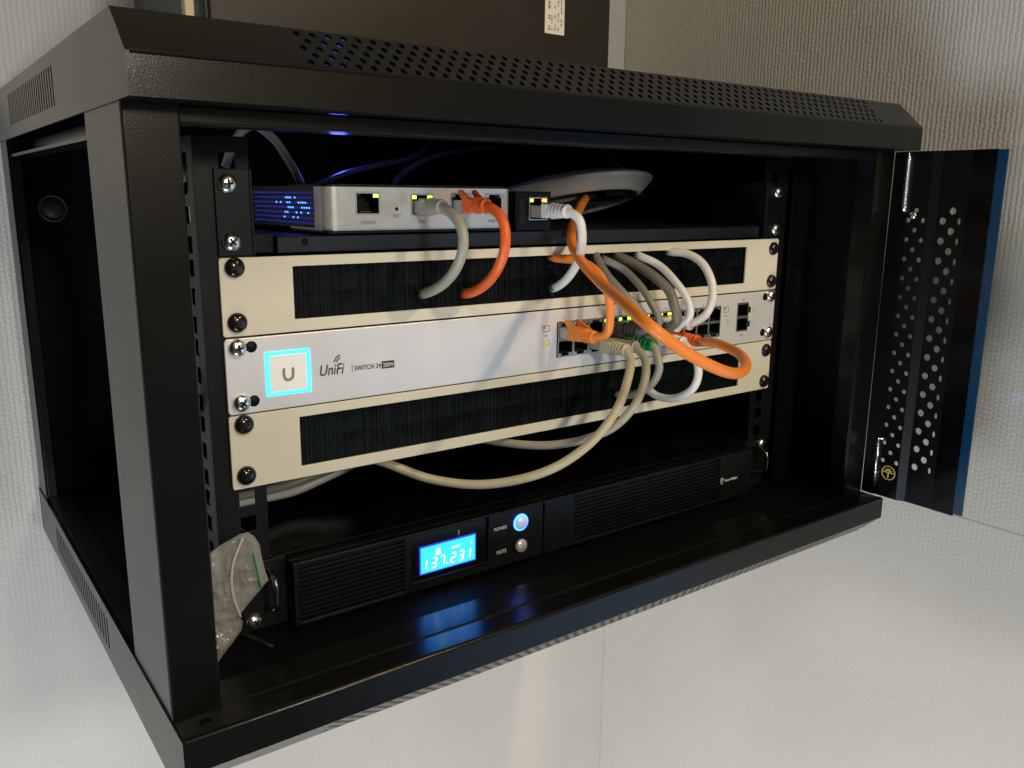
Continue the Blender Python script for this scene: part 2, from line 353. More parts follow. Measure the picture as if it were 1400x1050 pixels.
def jack(parent, x, z, y, w_=12.6, h_=10.6, led=(None, None), flip=1, name='port'):
    """RJ45 socket whose mouth lies at depth y: metal rim, dark moulded hollow with latch notch, contacts"""
    bm = nb(); P = frame_pts((x - w_ / 2, y, z - h_ / 2), X_, Z_, (0, 1, 0))
    holes_plate(bm, P, w_, h_, [(0.8, w_ - 0.8, 0.8, h_ - 0.8)], 0.5, 0)
    # hollow
    a, b, c, d = x - w_ / 2 + 0.8, x + w_ / 2 - 0.8, z - h_ / 2 + 0.8, z + h_ / 2 - 0.8
    y1 = y + 12
    for q in (((a, y, c), (a, y1, c), (a, y1, d), (a, y, d)), ((b, y, c), (b, y, d), (b, y1, d), (b, y1, c)), ((a, y, c), (b, y, c), (b, y1, c), (a, y1, c)), ((a, y, d), (a, y1, d), (b, y1, d), (b, y, d)), ((a, y1, c), (b, y1, c), (b, y1, d), (a, y1, d))):
        f = bm.faces.new([bm.verts.new(p) for p in q]); f.material_index = 1
    # shoulders beside the latch notch
    s0 = d if flip > 0 else c
    for sx in (-1, 1):
        xa, xb = (a, a + 2.9) if sx < 0 else (b - 2.9, b)
        box(bm, xa, xb, y + 0.4, y1 - 1, min(s0, s0 - flip * 1.9), max(s0, s0 - flip * 1.9), 0 if led == (None, None) else 1)
    for k in range(8):
        xx = x - 3.5 + k
        zz = c + 0.7 if flip > 0 else d - 1.1
        box(bm, xx - 0.18, xx + 0.18, y + 3, y + 10, zz, zz + 0.4, 2)
    o = obj(name, bm, ['port_metal', 'port_dark', 'contact_gold'], parent)
    for k, L in enumerate(led):
        if L:
            bm = nb(); xa = (a + 0.1) if k == 0 else b - 3.0
            zz = (d - 2.3) if flip > 0 else c + 0.3
            box(bm, xa, xa + 2.9, y + 0.2, y + 1.2, zz, zz + 2.0); obj('indicator_light', bm, L, o)
    return o

def screw(parent, x, z, y=-2.0, black=False, r=5.6, rot=0.4):
    bm = nb()
    rr = r * (1.0)
    lathe(bm, (x, y, z), (0, -1, 0), [(rr, 0), (rr, 0.9), (rr * 0.93, 1.9), (rr * 0.72, 3.1), (rr * 0.45, 3.7), (0, 3.9)], 28, 0, True)
    # raised-edge cross recess
    c, s_ = math.cos(rot), math.sin(rot)
    for k in range(2):
        ux, uz = (c, s_) if k == 0 else (-s_, c)
        L, W = r * 0.46, r * 0.11; vs = []
        yy = y - 3.95 - 0.03 * k
        for a, b in ((-L, -W), (L, -W), (L, W), (-L, W)):
            vs.append((x + ux * a - uz * b, z + uz * a + ux * b))
        for d in (0,):
            lo = [bm.verts.new((p, yy, q)) for p, q in vs]; hi = [bm.verts.new((p, yy + 1.6, q)) for p, q in vs]
            f = bm.faces.new(lo); f.material_index = 1
            for i in range(4): bm.faces.new([lo[i], lo[(i + 1) % 4], hi[(i + 1) % 4], hi[i]]).material_index = 1
    return obj('screw', bm, ['screw_black' if black else 'chrome', 'port_dark' if not black else 'screw_slot'], parent)

# cable centre lines in millimetres
CAB = {
    'grey_gw': [[-112.0, -23.6, 25.9], [-112.1, -36.8, 21.5], [-112.1, -44.8, 13.7], [-112.2, -45.6, 3.6], [-112.3, -38.5, -8.0], [-112.4, -23.5, -18.9], [-112.5, 1.2, -27.6], [-111, 30, -30]],
    'orange_gw': [[-82.5, -28.8, 26.8], [-82.3, -39.6, 23.1], [-82.1, -45.5, 15.0], [-81.9, -45.3, 2.7], [-81.5, -36.4, -11.2], [-81.3, -20.7, -22.6], [-81.0, 0.2, -29.3], [-78, 30, -31]],
    'white_ad': [[-19.0, -31.5, 24.9], [-17.4, -38.0, 19.8], [-15.1, -39.3, 9.0], [-12.5, -34.6, -3.7], [-9.5, -21.7, -18.0], [-6.5, -0.0, -29.6], [-4, 30, -32]],
    'orange_ap': [[108.0, 88.0, 37.9], [74.8, 60.0, 34.3], [32.9, 22.0, 22.6], [9.1, -0.0, 11.5], [-5.0, -18.0, 1.0], [-16.1, -42.0, -8.9], [-24.3, -66.6, -17.5], [-50.3, -116.2, -24.1], [-66.2, -155.8, -32.4], [-44.7, -160.0, -46.8], [-9.5, -156.4, -61.8], [22.2, -144.0, -69.3], [53.1, -124.6, -70.9], [79.7, -95.5, -69.9], [91.5, -65.8, -68.7], [105.1, -38, -73]],
    'orange_loop': [[3.3, -37, -60.5], [5.8, -43.0, -57.8], [4.1, -48.0, -47.5], [2.1, -48.0, -31.1], [0.8, -40.0, -17.5], [1.5, -20.0, -10.1], [-8.3, 0.0, -8.0], [-12, 30, -2]],
    'grey_a': [[46.9, -36, -60.5], [45.9, -44.0, -56.0], [38.6, -42.0, -44.2], [29.1, -32.0, -30.7], [26.8, -18.0, -19.4], [31.9, 0.0, -7.2], [53.9, 30.0, -5.3]],
    'grey_b': [[61.5, -34, -60.5], [58.0, -42.0, -52.4], [53.2, -38.0, -41.0], [51.5, -28.0, -29.2], [48.7, -12.0, -17.7], [39.9, 0.0, -10.7], [59.2, 30.0, -8.3]],
    'olive_c': [[76.0, -36, -60.5], [70.7, -47.0, -51.8], [68.1, -46.0, -42.1], [68.4, -40.0, -32.2], [64.6, -30.0, -23.4], [58.9, -15.0, -14.7], [52.9, -0.0, -9.0], [70.6, 30.0, -6.9]],
    'white_d': [[90.6, -32, -60.5], [91.4, -40.0, -52.0], [90.4, -38.0, -40.2], [85.5, -30.0, -27.6], [82.7, -14.0, -15.7], [74.7, 0.0, -9.2], [86.1, 30.0, -6.2]],
    'white_e': [[105.1, -31, -60.5], [110.6, -38.0, -53.1], [117.8, -38.0, -40.8], [120.5, -34.0, -29.1], [119.9, -24.0, -15.3], [115.4, -12.0, -8.7], [108.5, 0.0, -7.5], [118.6, 30.0, -7.1]],
    'beige_f': [[32.4, -36, -73], [31.0, -41.5, -78.6], [19.9, -50.8, -90.4], [3.1, -58.7, -107.3], [-19.3, -58.7, -126.8], [-46.5, -47.9, -144.2], [-80.7, -24.6, -153.9], [-110.2, -3.2, -150.6], [-137.3, 12.0, -138.0], [-172.3, 60, -126.0]],
    'beige_g': [[46.9, -30, -73], [46.0, -40.2, -79.3], [39.0, -49.3, -87.6], [30.0, -54.7, -98.7], [19.1, -55.7, -111.2], [5.2, -49.1, -124.3], [-20.9, -23.7, -136.7], [-52.5, 12.0, -136.9], [-87.5, 60, -126.9]],
    'green_h': [[61.5, -34, -73], [61.0, -38.6, -80.0], [60.9, -40.8, -88.9], [60.7, -35.0, -100.3], [60.5, -21.2, -110.2], [60.3, -0.0, -116.0], [50, 30, -112]],
    'white_i': [[90.6, -36, -73], [90.0, -49.3, -82.4], [89.5, -53.3, -92.7], [88.9, -49.7, -104.5], [88.2, -34.1, -115.3], [87.6, -15.7, -117.7], [87.0, 0.0, -113.5], [80, 30, -112]],
    'back_a': [[-214.2, 60.0, 49.6], [-209.1, 60.0, 61.8], [-202.2, 60.0, 71.4], [-194.9, 60.0, 74.4], [-184.1, 60.0, 68.0], [-169.9, 70.0, 54.6], [-153.9, 90.0, 40.3]],
    'low_a': [[-250.3, 55.0, -161.5], [-221.9, 60.0, -163.2], [-178.2, 70.0, -167.0], [-156.3, 70.0, -162.2], [-133.6, 70.0, -156.1]],
    'low_b': [[-251.3, 50.0, -155.9], [-224.8, 50.0, -155.6], [-186.9, 60.0, -158.1], [-165.8, 60.0, -154.9], [-133.5, 70.0, -152.8]],
    'top_b': [[-127.1, 130.0, 39.3], [-98.9, 140.0, 48.8], [-62.7, 150.0, 56.9], [-23.8, 160.0, 65.7], [-3.8, 170.0, 79.7], [9.7, 180.0, 98.8]],
    'top_c': [[-66.3, 120.0, 43.8], [-47.8, 130.0, 54.1], [-8.9, 150.0, 65.9], [63.7, 170.0, 76.4], [174.3, 180.0, 87.9], [233.1, 190.0, 62.1], [275.8, 200.0, 33.1]],
    'side_d': [[-252.5, 20.0, 50.2], [-250.5, 18.0, 43.3], [-243.8, 30.0, 34.8], [-236.3, 60.0, 18.6]],
    'side_e': [[-260.6, 20.0, -61.0], [-257.0, 20.0, -78.4], [-249.6, 30.0, -96.8], [-242.7, 50.0, -113.9]],
}
# ------------------------------------------------------------------ the setting: two walls meeting in a corner
WY, WX = 362.0, 392.0
bm = nb(); box(bm, -2600, WX + 60, WY, WY + 60, -2200, 2200); obj('wall', bm, 'wallpaper', kind='structure')
bm = nb(); box(bm, WX, WX + 120, -380, WY - 0.5, -2200, 2200); obj('side_wall', bm, 'wallpaper_side', kind='structure')

# ------------------------------------------------------------------ the cabinet
XO = 300.0; YF = -88.0; YC = -66.0; YB = 360.0; Z1, Z2, Z3 = 72.5, 90.0, 110.0; B1, B2, B3 = -223.5, -241.5, -261.5
cab = empty('rack_cabinet', (0, 140, B3), 'open black metal wall rack with perforated rims and its glass door swung open', 'rack cabinet')

def cover(name, zf0, zf1, ze, sgn):
    """shell: lip, front face, perforated chamfer, outer sheet, two slotted cheeks"""
    T = 1.5; bm = nb()
    # front face with a small lip folded back towards the opening
    if sgn > 0:
        box(bm, -XO + T, XO - T, YF, YF + T, zf0, zf1 - 1.0); box(bm, -XO + T, XO - T, YF + T, YC, zf0, zf0 + T)
    else:       # the sill falls slightly towards the inside
        box(bm, -XO + T, XO - T, YF, YF + T, zf1, zf0 - 1.1)
        prism_x(bm, [(YF + 2.1, zf0 + .8), (YC, zf0 - 1.0), (YC, zf0 - 2.5), (YF + 2.1, zf0 - .7)], -XO + T, XO - T)
    # chamfer
    L = math.hypot(YC - YF, ze - zf1); V = Vector((0, YC - YF, ze - zf1)) / L; N = Vector((0, V.z, -V.y)) * (1 if sgn > 0 else -1); N = Vector((0, -V.z, V.y)) if sgn > 0 else Vector((0, V.z, -V.y))
    if N.y < 0: N = -N
    P = frame_pts((-XO + T, YF, zf1), X_, V, N); W = 2 * (XO - T)
    pu, pv = 4.0, 5.4; nu = 117; nv = 5; u0 = 77.0; v0 = (L - nv * pv) / 2 + 0.3
    perf(bm, P, nu, nv, pu, pv, 1.72, T, u0, v0, ry=2.1, segs=10)
    grid_plate(bm, P, [0, u0, u0 + nu * pu, W], [1.0 if sgn > 0 else 0, v0, v0 + nv * pv, L], lambda u, v: u0 < u < u0 + nu * pu and v0 < v < v0 + nv * pv, T)
    # rounded bends where the sheet is folded
    def rod(y, z, r): lathe(bm, (-XO + T, y, z), (1, 0, 0), [(r, 0), (r, 2 * (XO - T))], 32)
    if sgn > 0: rod(YF + 2.2, zf1 - .85, 2.2)
    else: rod(YF + 2.2, zf0 - 1.25, 2.2); rod(YC, zf0 - 1.6, 1.0)
    # outer sheet
    box(bm, -XO + T, XO - T, YC, YB, min(ze, ze - sgn * T), max(ze, ze - sgn * T))
    # cheeks: slotted rectangle and the cut front corner
    for sx in (-1, 1):
        x0 = sx * XO; zl, zh = min(zf0, ze), max(zf0, ze)
        P2 = frame_pts((x0, YC, zl), (0, 1, 0), Z_, (-sx, 0, 0))
        n = 24; rects = []
        us = [0, YB - YC]; slots = []
        for k in range(n):
            a = 148 + k * 8.2; rects.append((a, a + 3.6, 8.5, 30.0))
        holes_plate(bm, P2, YB - YC, zh - zl, rects, T)
        prism_x(bm, [(YF, zf0), (YC, zf0), (YC, ze), (YF, zf1)], min(x0, x0 - sx * T), max(x0, x0 - sx * T))
    bmesh.ops.remove_doubles(bm, verts=bm.verts, dist=0.002)
    return obj(name, bm, 'powder_black', cab, bevel=.5, seg=2, angle=50)
cover('top_cover', Z1, Z2, Z3, 1)
cover('bottom_cover', B1, B2, B3, -1)
# dark lining sheets keep the covers closed behind their perforations
# inner lips of the door opening
bm = nb(); box(bm, -275, 271, YC, YC + 2, 64.5, Z1 - .3); box(bm, -275, 271, YC + 2, YC + 22, 64.5, 66); obj('top_lip', bm, 'powder_black', cab, bevel=.7)
bm = nb(); box(bm, -275, 276, YC + .1, YC + 24, B1 - 2.0, B1 - .3); obj('bottom_lip', bm, 'powder_black', cab, bevel=.7)
# corner posts: folded sheet, broad side outwards
def post(x0, x1, name='corner_post'):
    sx = 1 if x1 > 0 else -1
    bm = nb(); xo = x1 if sx > 0 else x0
    box(bm, x0, x1, YC - 1.5, YC, B1 - 2, Z1 + 2)
    box(bm, min(xo, xo - sx * 1.5), max(xo, xo - sx * 1.5), YC, 10, B1 - 2, Z1 + 2)
    xi = x0 if sx > 0 else x1
    box(bm, min(xi, xi + sx * 1.5), max(xi, xi + sx * 1.5), YC, YC + 16, B1 - 2, Z1 + 2)
    return obj(name, bm, 'powder_black', cab, bevel=.9)
post(-299.0, -274.8); post(272.5, 298.4)
for sx in (-1, 1):
    bm = nb(); xo = sx * 299
    box(bm, min(xo, xo - sx * 1.5), max(xo, xo - sx * 1.5), 321, 358, B1 - 2, Z1 + 2)
    box(bm, min(xo - sx * 1.5, xo - sx * 30), max(xo - sx * 1.5, xo - sx * 9), 321, 322.5, B1 - 2, Z1 + 2)
    obj('corner_post', bm, 'powder_black', cab, bevel=.8)
bm = nb(); box(bm, -298, 298, 356, 358, B3 + 2, Z3 - 2); bp_ = obj('back_panel', bm, 'inner_black', cab)
bm = nb(); lathe(bm, (-266, 355.9, 20), (0, -1, 0), [(9.5, 0), (9.5, 1.2), (11.5, 1.2), (11.5, 0)], 32, 0, False); lathe(bm, (-266, 355.9, 20), (0, -1, 0), [(9.3, 0), (9.3, .4), (0, .4)], 32, 0, False); obj('knockout', bm, 'dull_grey', bp_)
bm = nb(); box(bm, 296.5, 298, 10.5, 320, B3 + 2, Z3 - 2); obj('side_panel', bm, 'inner_black', cab)
bm = nb(); box(bm, -298, 298, YC + 3, 355, B1 - 3, B1 - 1.5); obj('floor_panel', bm, 'inner_black', cab)
# side braces seen through the open left side
for z in (60, ):
    for sx in (-1, 1):
        bm = nb(); box(bm, min(sx * 297, sx * 282), max(sx * 297, sx * 282), 10, 320, z, z + 2); box(bm, min(sx * 283.5, sx * 282), max(sx * 283.5, sx * 282), 10, 320, z + 2, z + 12); obj('side_brace', bm, 'powder_black', cab)
        bm = nb(); box(bm, min(sx * 297, sx * 282), max(sx * 297, sx * 282), 10, 320, B1, B1 + 2); obj('side_brace', bm, 'rail_black', cab)
# small hole and screw heads in the bottom cover
bm = nb(); lathe(bm, (-285.5, -77, B1 + 0.02), (0, 0, 1), [(3.2, 0.0), (3.2, 0.5), (0, 0.35)], 20); obj('plug_cap', bm, 'port_dark', cab)

# mounting rails: front flange with square holes, side flange with slots
def rail(sx):
    bm = nb(); xi, xo = sx * 221.0, sx * 251.0; z0, z1 = -214.0, 64.0
    P = frame_pts((min(xi, xo), 0, z0), X_, Z_, (0, 1, 0)); W = 30.0
    ctr = W / 2 + (0.7 if sx > 0 else -0.7)
    cx = abs(232.7 - 221.0); cx = W - cx if sx < 0 else cx
    r = []; zs = []
    for u in range(-5, 3):
        for dz in (6.35, 22.22, 38.1):
            z = u * 44.45 + dz
            if z0 + 8 < z < z1 - 6: r.append((cx - 4.7, cx + 4.7, z - z0 - 4.7, z - z0 + 4.7)); zs.append(z)
    holes_plate(bm, P, W, z1 - z0, r, 1.8)
    P = frame_pts((xo, 1.8, z0), (0, 1, 0), Z_, (-sx, 0, 0))
    r2 = [(9, 16.5, z - z0 - 4.6, z - z0 + 4.6) for z in zs]
    holes_plate(bm, P, 27, z1 - z0, r2, 1.8)
    bmesh.ops.remove_doubles(bm, verts=bm.verts, dist=0.001)
    o = obj('mounting_rail', bm, 'rail_black', cab, bevel=.3)
    return o
rl = rail(-1); rr = rail(1)
bm = nb(); box(bm, 272.0, 276.0, -2, 2, -60, -28); obj('rail_slot_edge', bm, 'rail_black', cab)
bm = nb(); box(bm, 262, 297, 2, 4, B1, Z1); obj('filler_strip', bm, 'inner_black', cab, bevel=.5)
bm = nb(); box(bm, 249.5, 264.5, 1.0, 1.6, 71.2, 73.4); o = obj('printed_strip', bm, 'label_white', cab)
bm = nb(); box(bm, 238, 262, 0, 2, 64, 76); obj('rail_bracket', bm, 'rail_black', cab)

# door, open at a right angle towards the room
def door():
    bm = nb(); zt, zb = 72.0, -222.0; H = zt - zb
    prof = [(300.0, -79.0), (300.0, -99.0), (303.5, -105.5), (303.5, -127.0)]
    # flat inner strip with small holes
    P = frame_pts((300.0, -79.0, zb), (0, -1, 0), Z_, X_); pz = 7.95; n = 28; v0 = 28.5
    grid_plate(bm, P, [0, 1.5, 20.4], [0, v0, v0 + n * pz, H], lambda u, v: 1.5 < u < 20.4 and v0 < v < v0 + n * pz, 1.2)
    perf(bm, P, 3, n, 6.3, pz, 2.0, 1.2, 1.5, v0, segs=16)
    # bend
    prism_z(bm, [(300, -99.4), (303.5, -105.5), (304.7, -105.5), (301.2, -99.4)], zb, zt)
    P = frame_pts((303.5, -105.5, zb), (0, -1, 0), Z_, X_)
    grid_plate(bm, P, [0, 1.6, 16.2, 20.4, 23.6], [0, v0, v0 + n * pz, H], lambda u, v: 1.6 < u < 20.4 and v0 < v < v0 + n * pz, 1.2)
    perf(bm, P, 2, n, 7.3, pz, 2.7, 1.2, 1.6, v0, ry=2.9, segs=16)
    perf(bm, P, 1, n, 4.2, pz, 1.3, 1.2, 16.2, v0, ry=2.7, segs=16)
    # hinge flange reaching back to the post, and a curved foot under the glass
    box(bm, 298.6, 300.0, -79.0, -67.5, zb, zt)
    bmesh.ops.remove_doubles(bm, verts=bm.verts, dist=0.002)
    d = obj('door', bm, 'door_black', cab, bevel=.4)
    bm = nb(); prism_z(bm, [(303.2, -129.2), (303.2, -147.5), (304.6, -147.5), (304.6, -129.2)], zb, zt); obj('painted_rim', bm, 'door_gloss', d)
    bm = nb(); box(bm, 304.8, 308.8, -520, -128, zb, zt); obj('glass', bm, 'clear_glass', d)
    bm = nb(); box(bm, 303.0, 304.7, -155.0, -147.6, zb + 2, zt - .5); obj('glass_border', bm, 'glass_blue_edge', d)
    # hinge pins
    bm = nb(); pts = [(298.5, -79.5, 74), (298.5, -80, 50), (298.5, -80.5, 26)]
    tube(bm, spline(pts, 6), 0.9, 8)
    hel = [(298.5 + 1.9 * math.cos(t * 2 * math.pi), -80 + 1.9 * math.sin(t * 2 * math.pi), 68 - t * 1.7) for t in [k / 10 for k in range(0, 230)]]
    tube(bm, hel, 0.55, 6); lathe(bm, (298.5, -80.2, 30), (0, 0, -1), [(2.1, 0), (2.1, 6), (0, 6)], 12)
    obj('hinge_pin', bm, 'chrome', d)
    bm = nb(); tube(bm, [(298.6, -79, -214), (298.6, -79, -172)], 1.3, 10); tube(bm, [(298.6, -79, -172.2), (298.6, -79, -170), (298.6, -84, -170)], 1.0, 8); lathe(bm, (298.6, -79, -200), (0, 0, -1), [(1.9, 0), (1.9, 2), (0, 2)], 12); obj('hinge_pin', bm, 'chrome', d)
    bm = nb(); lathe(bm, (300, -87.5, 21.0), (-1, 0, 0), [(3.2, 0), (3.0, 1.0), (1.8, 1.7), (0, 1.9)], 18); obj('screw', bm, 'chrome', d)
    # earth symbol sticker
    bm = nb(); C = (299.9, -93.0, -205.5)
    C = Vector((299.6, -90.5, -199.5)); tube(bm, [C + Vector((0, math.cos(a) * 6.0, math.sin(a) * 6.0)) for a in [2 * math.pi * k / 36 for k in range(37)]], 0.42, 6, caps=False)
    for zz, hw in ((0.4, 4.9), (1.9, 3.3), (3.3, 1.8)): box(bm, 299.3, 299.8, C.y - hw, C.y + hw, C.z + zz - .42, C.z + zz + .42)
    box(bm, 299.3, 299.8, C.y - .5, C.y + .5, C.z - 4.4, C.z + .0)
    obj('earth_sticker', bm, 'ink_gold', d)
    return d
door()

# ------------------------------------------------------------------ black case standing above
cas = empty('equipment_case', (-10, 190, 110), 'brownish black metal case standing on top of the rack with a white paper label', 'case')
bm = nb(); box(bm, -193, 174, 150, 330, 110.3, 420); obj('housing', bm, 'case_brown', cas, bevel=1.2)
bm = nb(); box(bm, -190, 171, 146.5, 149.8, 112, 418); 
o = obj('front_panel', bm, 'case_brown', cas, bevel=1)
bm = nb(); box(bm, 96, 117.5, 145.9, 146.4, 171, 300); lb = obj('label', bm, 'label_white', cas)
bm = nb()
for k, (s, h) in enumerate((('S/N  4410 - 12C - 08E1', 1.9), ('Rev. 2  Date 04/18', 1.7), ('PN  88-2101', 1.7))):
    pass
rng = random.Random(4)
for k in range(5):
    z = 174.0; xk = 99.5 + k * 3.5
    while z < 235:
        L = rng.uniform(.8, 3.2)
        if rng.random() < .75: box(bm, xk, xk + (1.1 if k else 2.4), 145.6, 145.9, z, z + L)
        z += L + rng.uniform(.5, 1.6)
obj('print', bm, 'ink_grey', lb)
trk = nb(); box(trk, -203, -196.5, 158, 166, 110.3, 420); o = obj('cable_duct', trk, 'trim_cream', None, bevel=.8); o['label'] = 'narrow cream trim strip standing beside the case on top of the rack'; o['category'] = 'trim strip'
bm = nb(); 

# ------------------------------------------------------------------ brush panels
def brush_panel(z1, label):
    z0 = z1 - 43.6
    t = empty('brush_panel', (0, 0, z0), label, 'brush panel', 'cream brush panels screwed into the rack')
    bm = nb(); P = frame_pts((-241.3, -2, z0), X_, Z_, (0, 1, 0))
    sl = 199.5
    holes_plate(bm, P, 482.6, 43.6, [(241.3 - sl, 241.3 + sl, 7.2, 37.6)], 1.8); round_corners(bm, 1, 1.6, -241.3, 241.3, z0, z1)
    obj('faceplate', bm, 'cream', t, bevel=.45, seg=2)
    bm = nb(); rg = random.Random(11)
    x = -sl
    while x < sl:
        w_ = rg.uniform(.3, .6); y = rg.uniform(.6, 1.15); tl = rg.uniform(-.35, .35); zm = z0 + 22.4 + rg.uniform(-.6, .6)
        for (a, b, s_) in ((z0 + 6, zm, -1), (zm + .2, z1 - 5, 1)):
            tl2 = tl * rg.uniform(.3, 1)
            v = [bm.verts.new(p) for p in ((x, y, a), (x + w_, y + .15, a), (x + w_ + (tl2 if s_ < 0 else 0), y + .25, b), (x + (tl2 if s_ < 0 else 0), y, b))]
            bm.faces.new(v)
            v2 = [bm.verts.new(p) for p in ((x + w_, y + .15, a), (x + w_ + .1, y + 1.2, a), (x + w_ + .1, y + 1.2, b), (x + w_ + (tl2 if s_ < 0 else 0), y + .25, b))]
            bm.faces.new(v2)
        x += w_ * .72
    br = obj('bristles', bm, 'bristle', t)
    bm = nb(); box(bm, -sl - 3, sl + 3, 2.6, 4.2, z0 + 4, z1 - 3); obj('backing', bm, 'bristle_back', t)
    return t
def drop_copy(t, dz, label):
    c = t.copy(); COL.objects.link(c); c.location.z += dz * S; c['label'] = label; ORG[c] = ORG[t] + Vector((0, 0, dz))
    ORG[c] = ORG[t] + Vector((0, 0, dz))
    for ch in list(t.children):
        d = ch.copy(); COL.objects.link(d); d.parent = c
    return c
bp1 = brush_panel(-0.3, 'cream panel with black bristle slot directly above the silver switch')
for x, z, r in ((-232.9, -5.6, .3), (-233.2, -36.0, .9), (234, -8.5, .2), (234, -36.5, 1.1)): screw(bp1, x, z, black=True, rot=r)
def tufts(panel, spots, seed):
    rg = random.Random(seed); zt_ = ORG[panel].z + 43.6; zlo, zhi = zt_ - 35.5, zt_ - 7.0
    for ex, ez in spots:
        bm = nb()
        for k in range(46):
            a = rg.uniform(0, 2 * math.pi); r0 = rg.uniform(3.5, 8.5); r1 = rg.uniform(2.6, 5.4)
            p0 = Vector((ex + r0 * math.cos(a), 1.0, max(zlo, min(zhi, ez + r0 * 1.3 * math.sin(a))))); p2 = Vector((ex + r1 * math.cos(a + .3), -rg.uniform(1.5, 4.0), max(zlo, min(zhi, ez + r1 * math.sin(a + .3))))); p1 = (p0 + p2) / 2 + Vector((0, -.8, 0))
            tube(bm, [p0, p1, p2], lambda t: .26 * (1 - t) + .07, 4)
        obj('parted_bristles', bm, 'bristle', panel)
ends = lambda keys: [next(((a[0] + (b[0] - a[0]) * a[1] / (a[1] - b[1] + 1e-6), a[2]) for a, b in zip(CAB[k], CAB[k][1:]) if a[1] <= 1.5 < b[1]), None) for k in keys]
tufts(bp1, [e for e in ends(('grey_gw', 'orange_gw', 'white_ad', 'orange_loop', 'grey_a', 'grey_b', 'olive_c', 'white_d', 'white_e')) if e], 2)
bp2 = drop_copy(bp1, -2 * 44.45, 'cream panel with black bristle slot directly below the silver switch')

# ------------------------------------------------------------------ network switch
for ch in list(bp2.children):
    if ch.name.startswith('parted'): bpy.data.objects.remove(ch)
tufts(bp2, [e for e in ends(('green_h', 'white_i')) if e], 3)
sw = empty('network_switch', (0, 0, -88.5), 'silver rack switch with glowing cyan square, port block at right', 'network switch')
sz1, sz0 = -44.9, -88.4
bm = nb(); P = frame_pts((-241.3, -2.4, sz0), X_, Z_, (0, 1, 0))
pc0, pc1, pz0, pz1 = -4.5, 170.8, -79.6, -53.9
hol = [(pc0 + 241.3, pc1 + 241.3, pz0 - sz0, pz1 - sz0), (191.5 + 241.3, 206.5 + 241.3, -77.6 - sz0, -53.2 - sz0)]
holes_plate(bm, P, 482.6, sz1 - sz0, hol, 2.0); round_corners(bm, 1, 2.4, -241.3, 241.3, sz0, sz1)
fp = obj('faceplate', bm, 'switch_silver', sw, bevel=.5)
bm = nb(); box(bm, -219, 219, 0.2, 180, sz0 + 1.5, sz1 - 1.5)
bmesh.ops.delete(bm, geom=[f for f in bm.faces if abs(f.calc_center_median().y - .2) < .01], context='FACES_ONLY'); obj('housing', bm, 'inner_black', sw)
# slots beside the screws
for x, z in ((-226.2, -50.2), (-226.4, -81.5), (227.5, -49.8), (227.2, -81.0)):
    bm = nb(); lathe(bm, (x, -2.0, z), (0, -1, 0), [(3.3, 0), (3.3, .5), (0, .5)], 20); obj('mounting_slot', bm, 'port_dark', sw)
# glowing button
bm = nb(); P = frame_pts((-219, -3.0, -80.2), X_, Z_, (0, 1, 0))
holes_plate(bm, P, 27.4, 26.0, [(2.4, 25.0, 2.2, 23.8)], .7); obj('light_ring', bm, 'ring_cyan', sw, bevel=.3)
bm = nb(); box(bm, -216.4, -194.2, -3.3, -2.4, -77.8, -56.6); lg = obj('logo_button', bm, 'logo_white', sw, bevel=.35)
bm = nb(); pts = [(-208.2, -3.4, -64.4), (-208.3, -3.4, -68.5), (-207.2, -3.4, -70.9), (-205.2, -3.4, -71.3), (-203.3, -3.4, -70.3), (-202.8, -3.4, -68.0), (-202.8, -3.4, -64.4)]
tube(bm, spline(pts, 5), .85, 6); obj('emblem', bm, 'ap_recess', lg)
# printed lettering
bm = nb(); word(bm, 'UniFi', -186.6, -71.8, 6.6, -2.6, shear=.22, squeeze=.80, bold=.004)
for rad in (2.6, 4.1):
    tube(bm, [(-172.2 - rad * math.cos(a), -2.6, -64.6 + rad * math.sin(a)) for a in [math.radians(5 + 10 * k) for k in range(9)]], .36, 5)
box(bm, -165.0, -164.7, -2.6, -2.45, -72, -66.8)
word(bm, 'SWITCH 24', -163.4, -71.0, 2.9, -2.6, squeeze=.86, bold=.006)
P = frame_pts((-144.8, -2.55, -71.9), X_, Z_, (0, 1, 0)); box(bm, -144.8, -136.0, -2.6, -2.45, -71.9, -67.3)
obj('lettering', bm, 'ink', sw)
bm = nb(); word(bm, '250W', -144.1, -70.9, 2.6, -2.75, squeeze=.8, bold=.012); obj('lettering', bm, 'ink_white', sw)
# port block
colx = lambda c: -4 + 14.55 * (c + .5)
lit = {(3, 0): ('led_green', None), (4, 0): ('led_green', 'led_green'), (7, 0): ('led_yellow', 'led_yellow'), (8, 0): ('led_yellow', None), (6, 0): ('led_yellow', None)}
for r_ in (0, 1):
    for c in range(12):
        jack(sw, colx(c), -60.3 if r_ == 0 else -73.2, -2.9, 14.3, 12.6, lit.get((c, r_), (None, None)), flip=1 if r_ == 0 else -1)
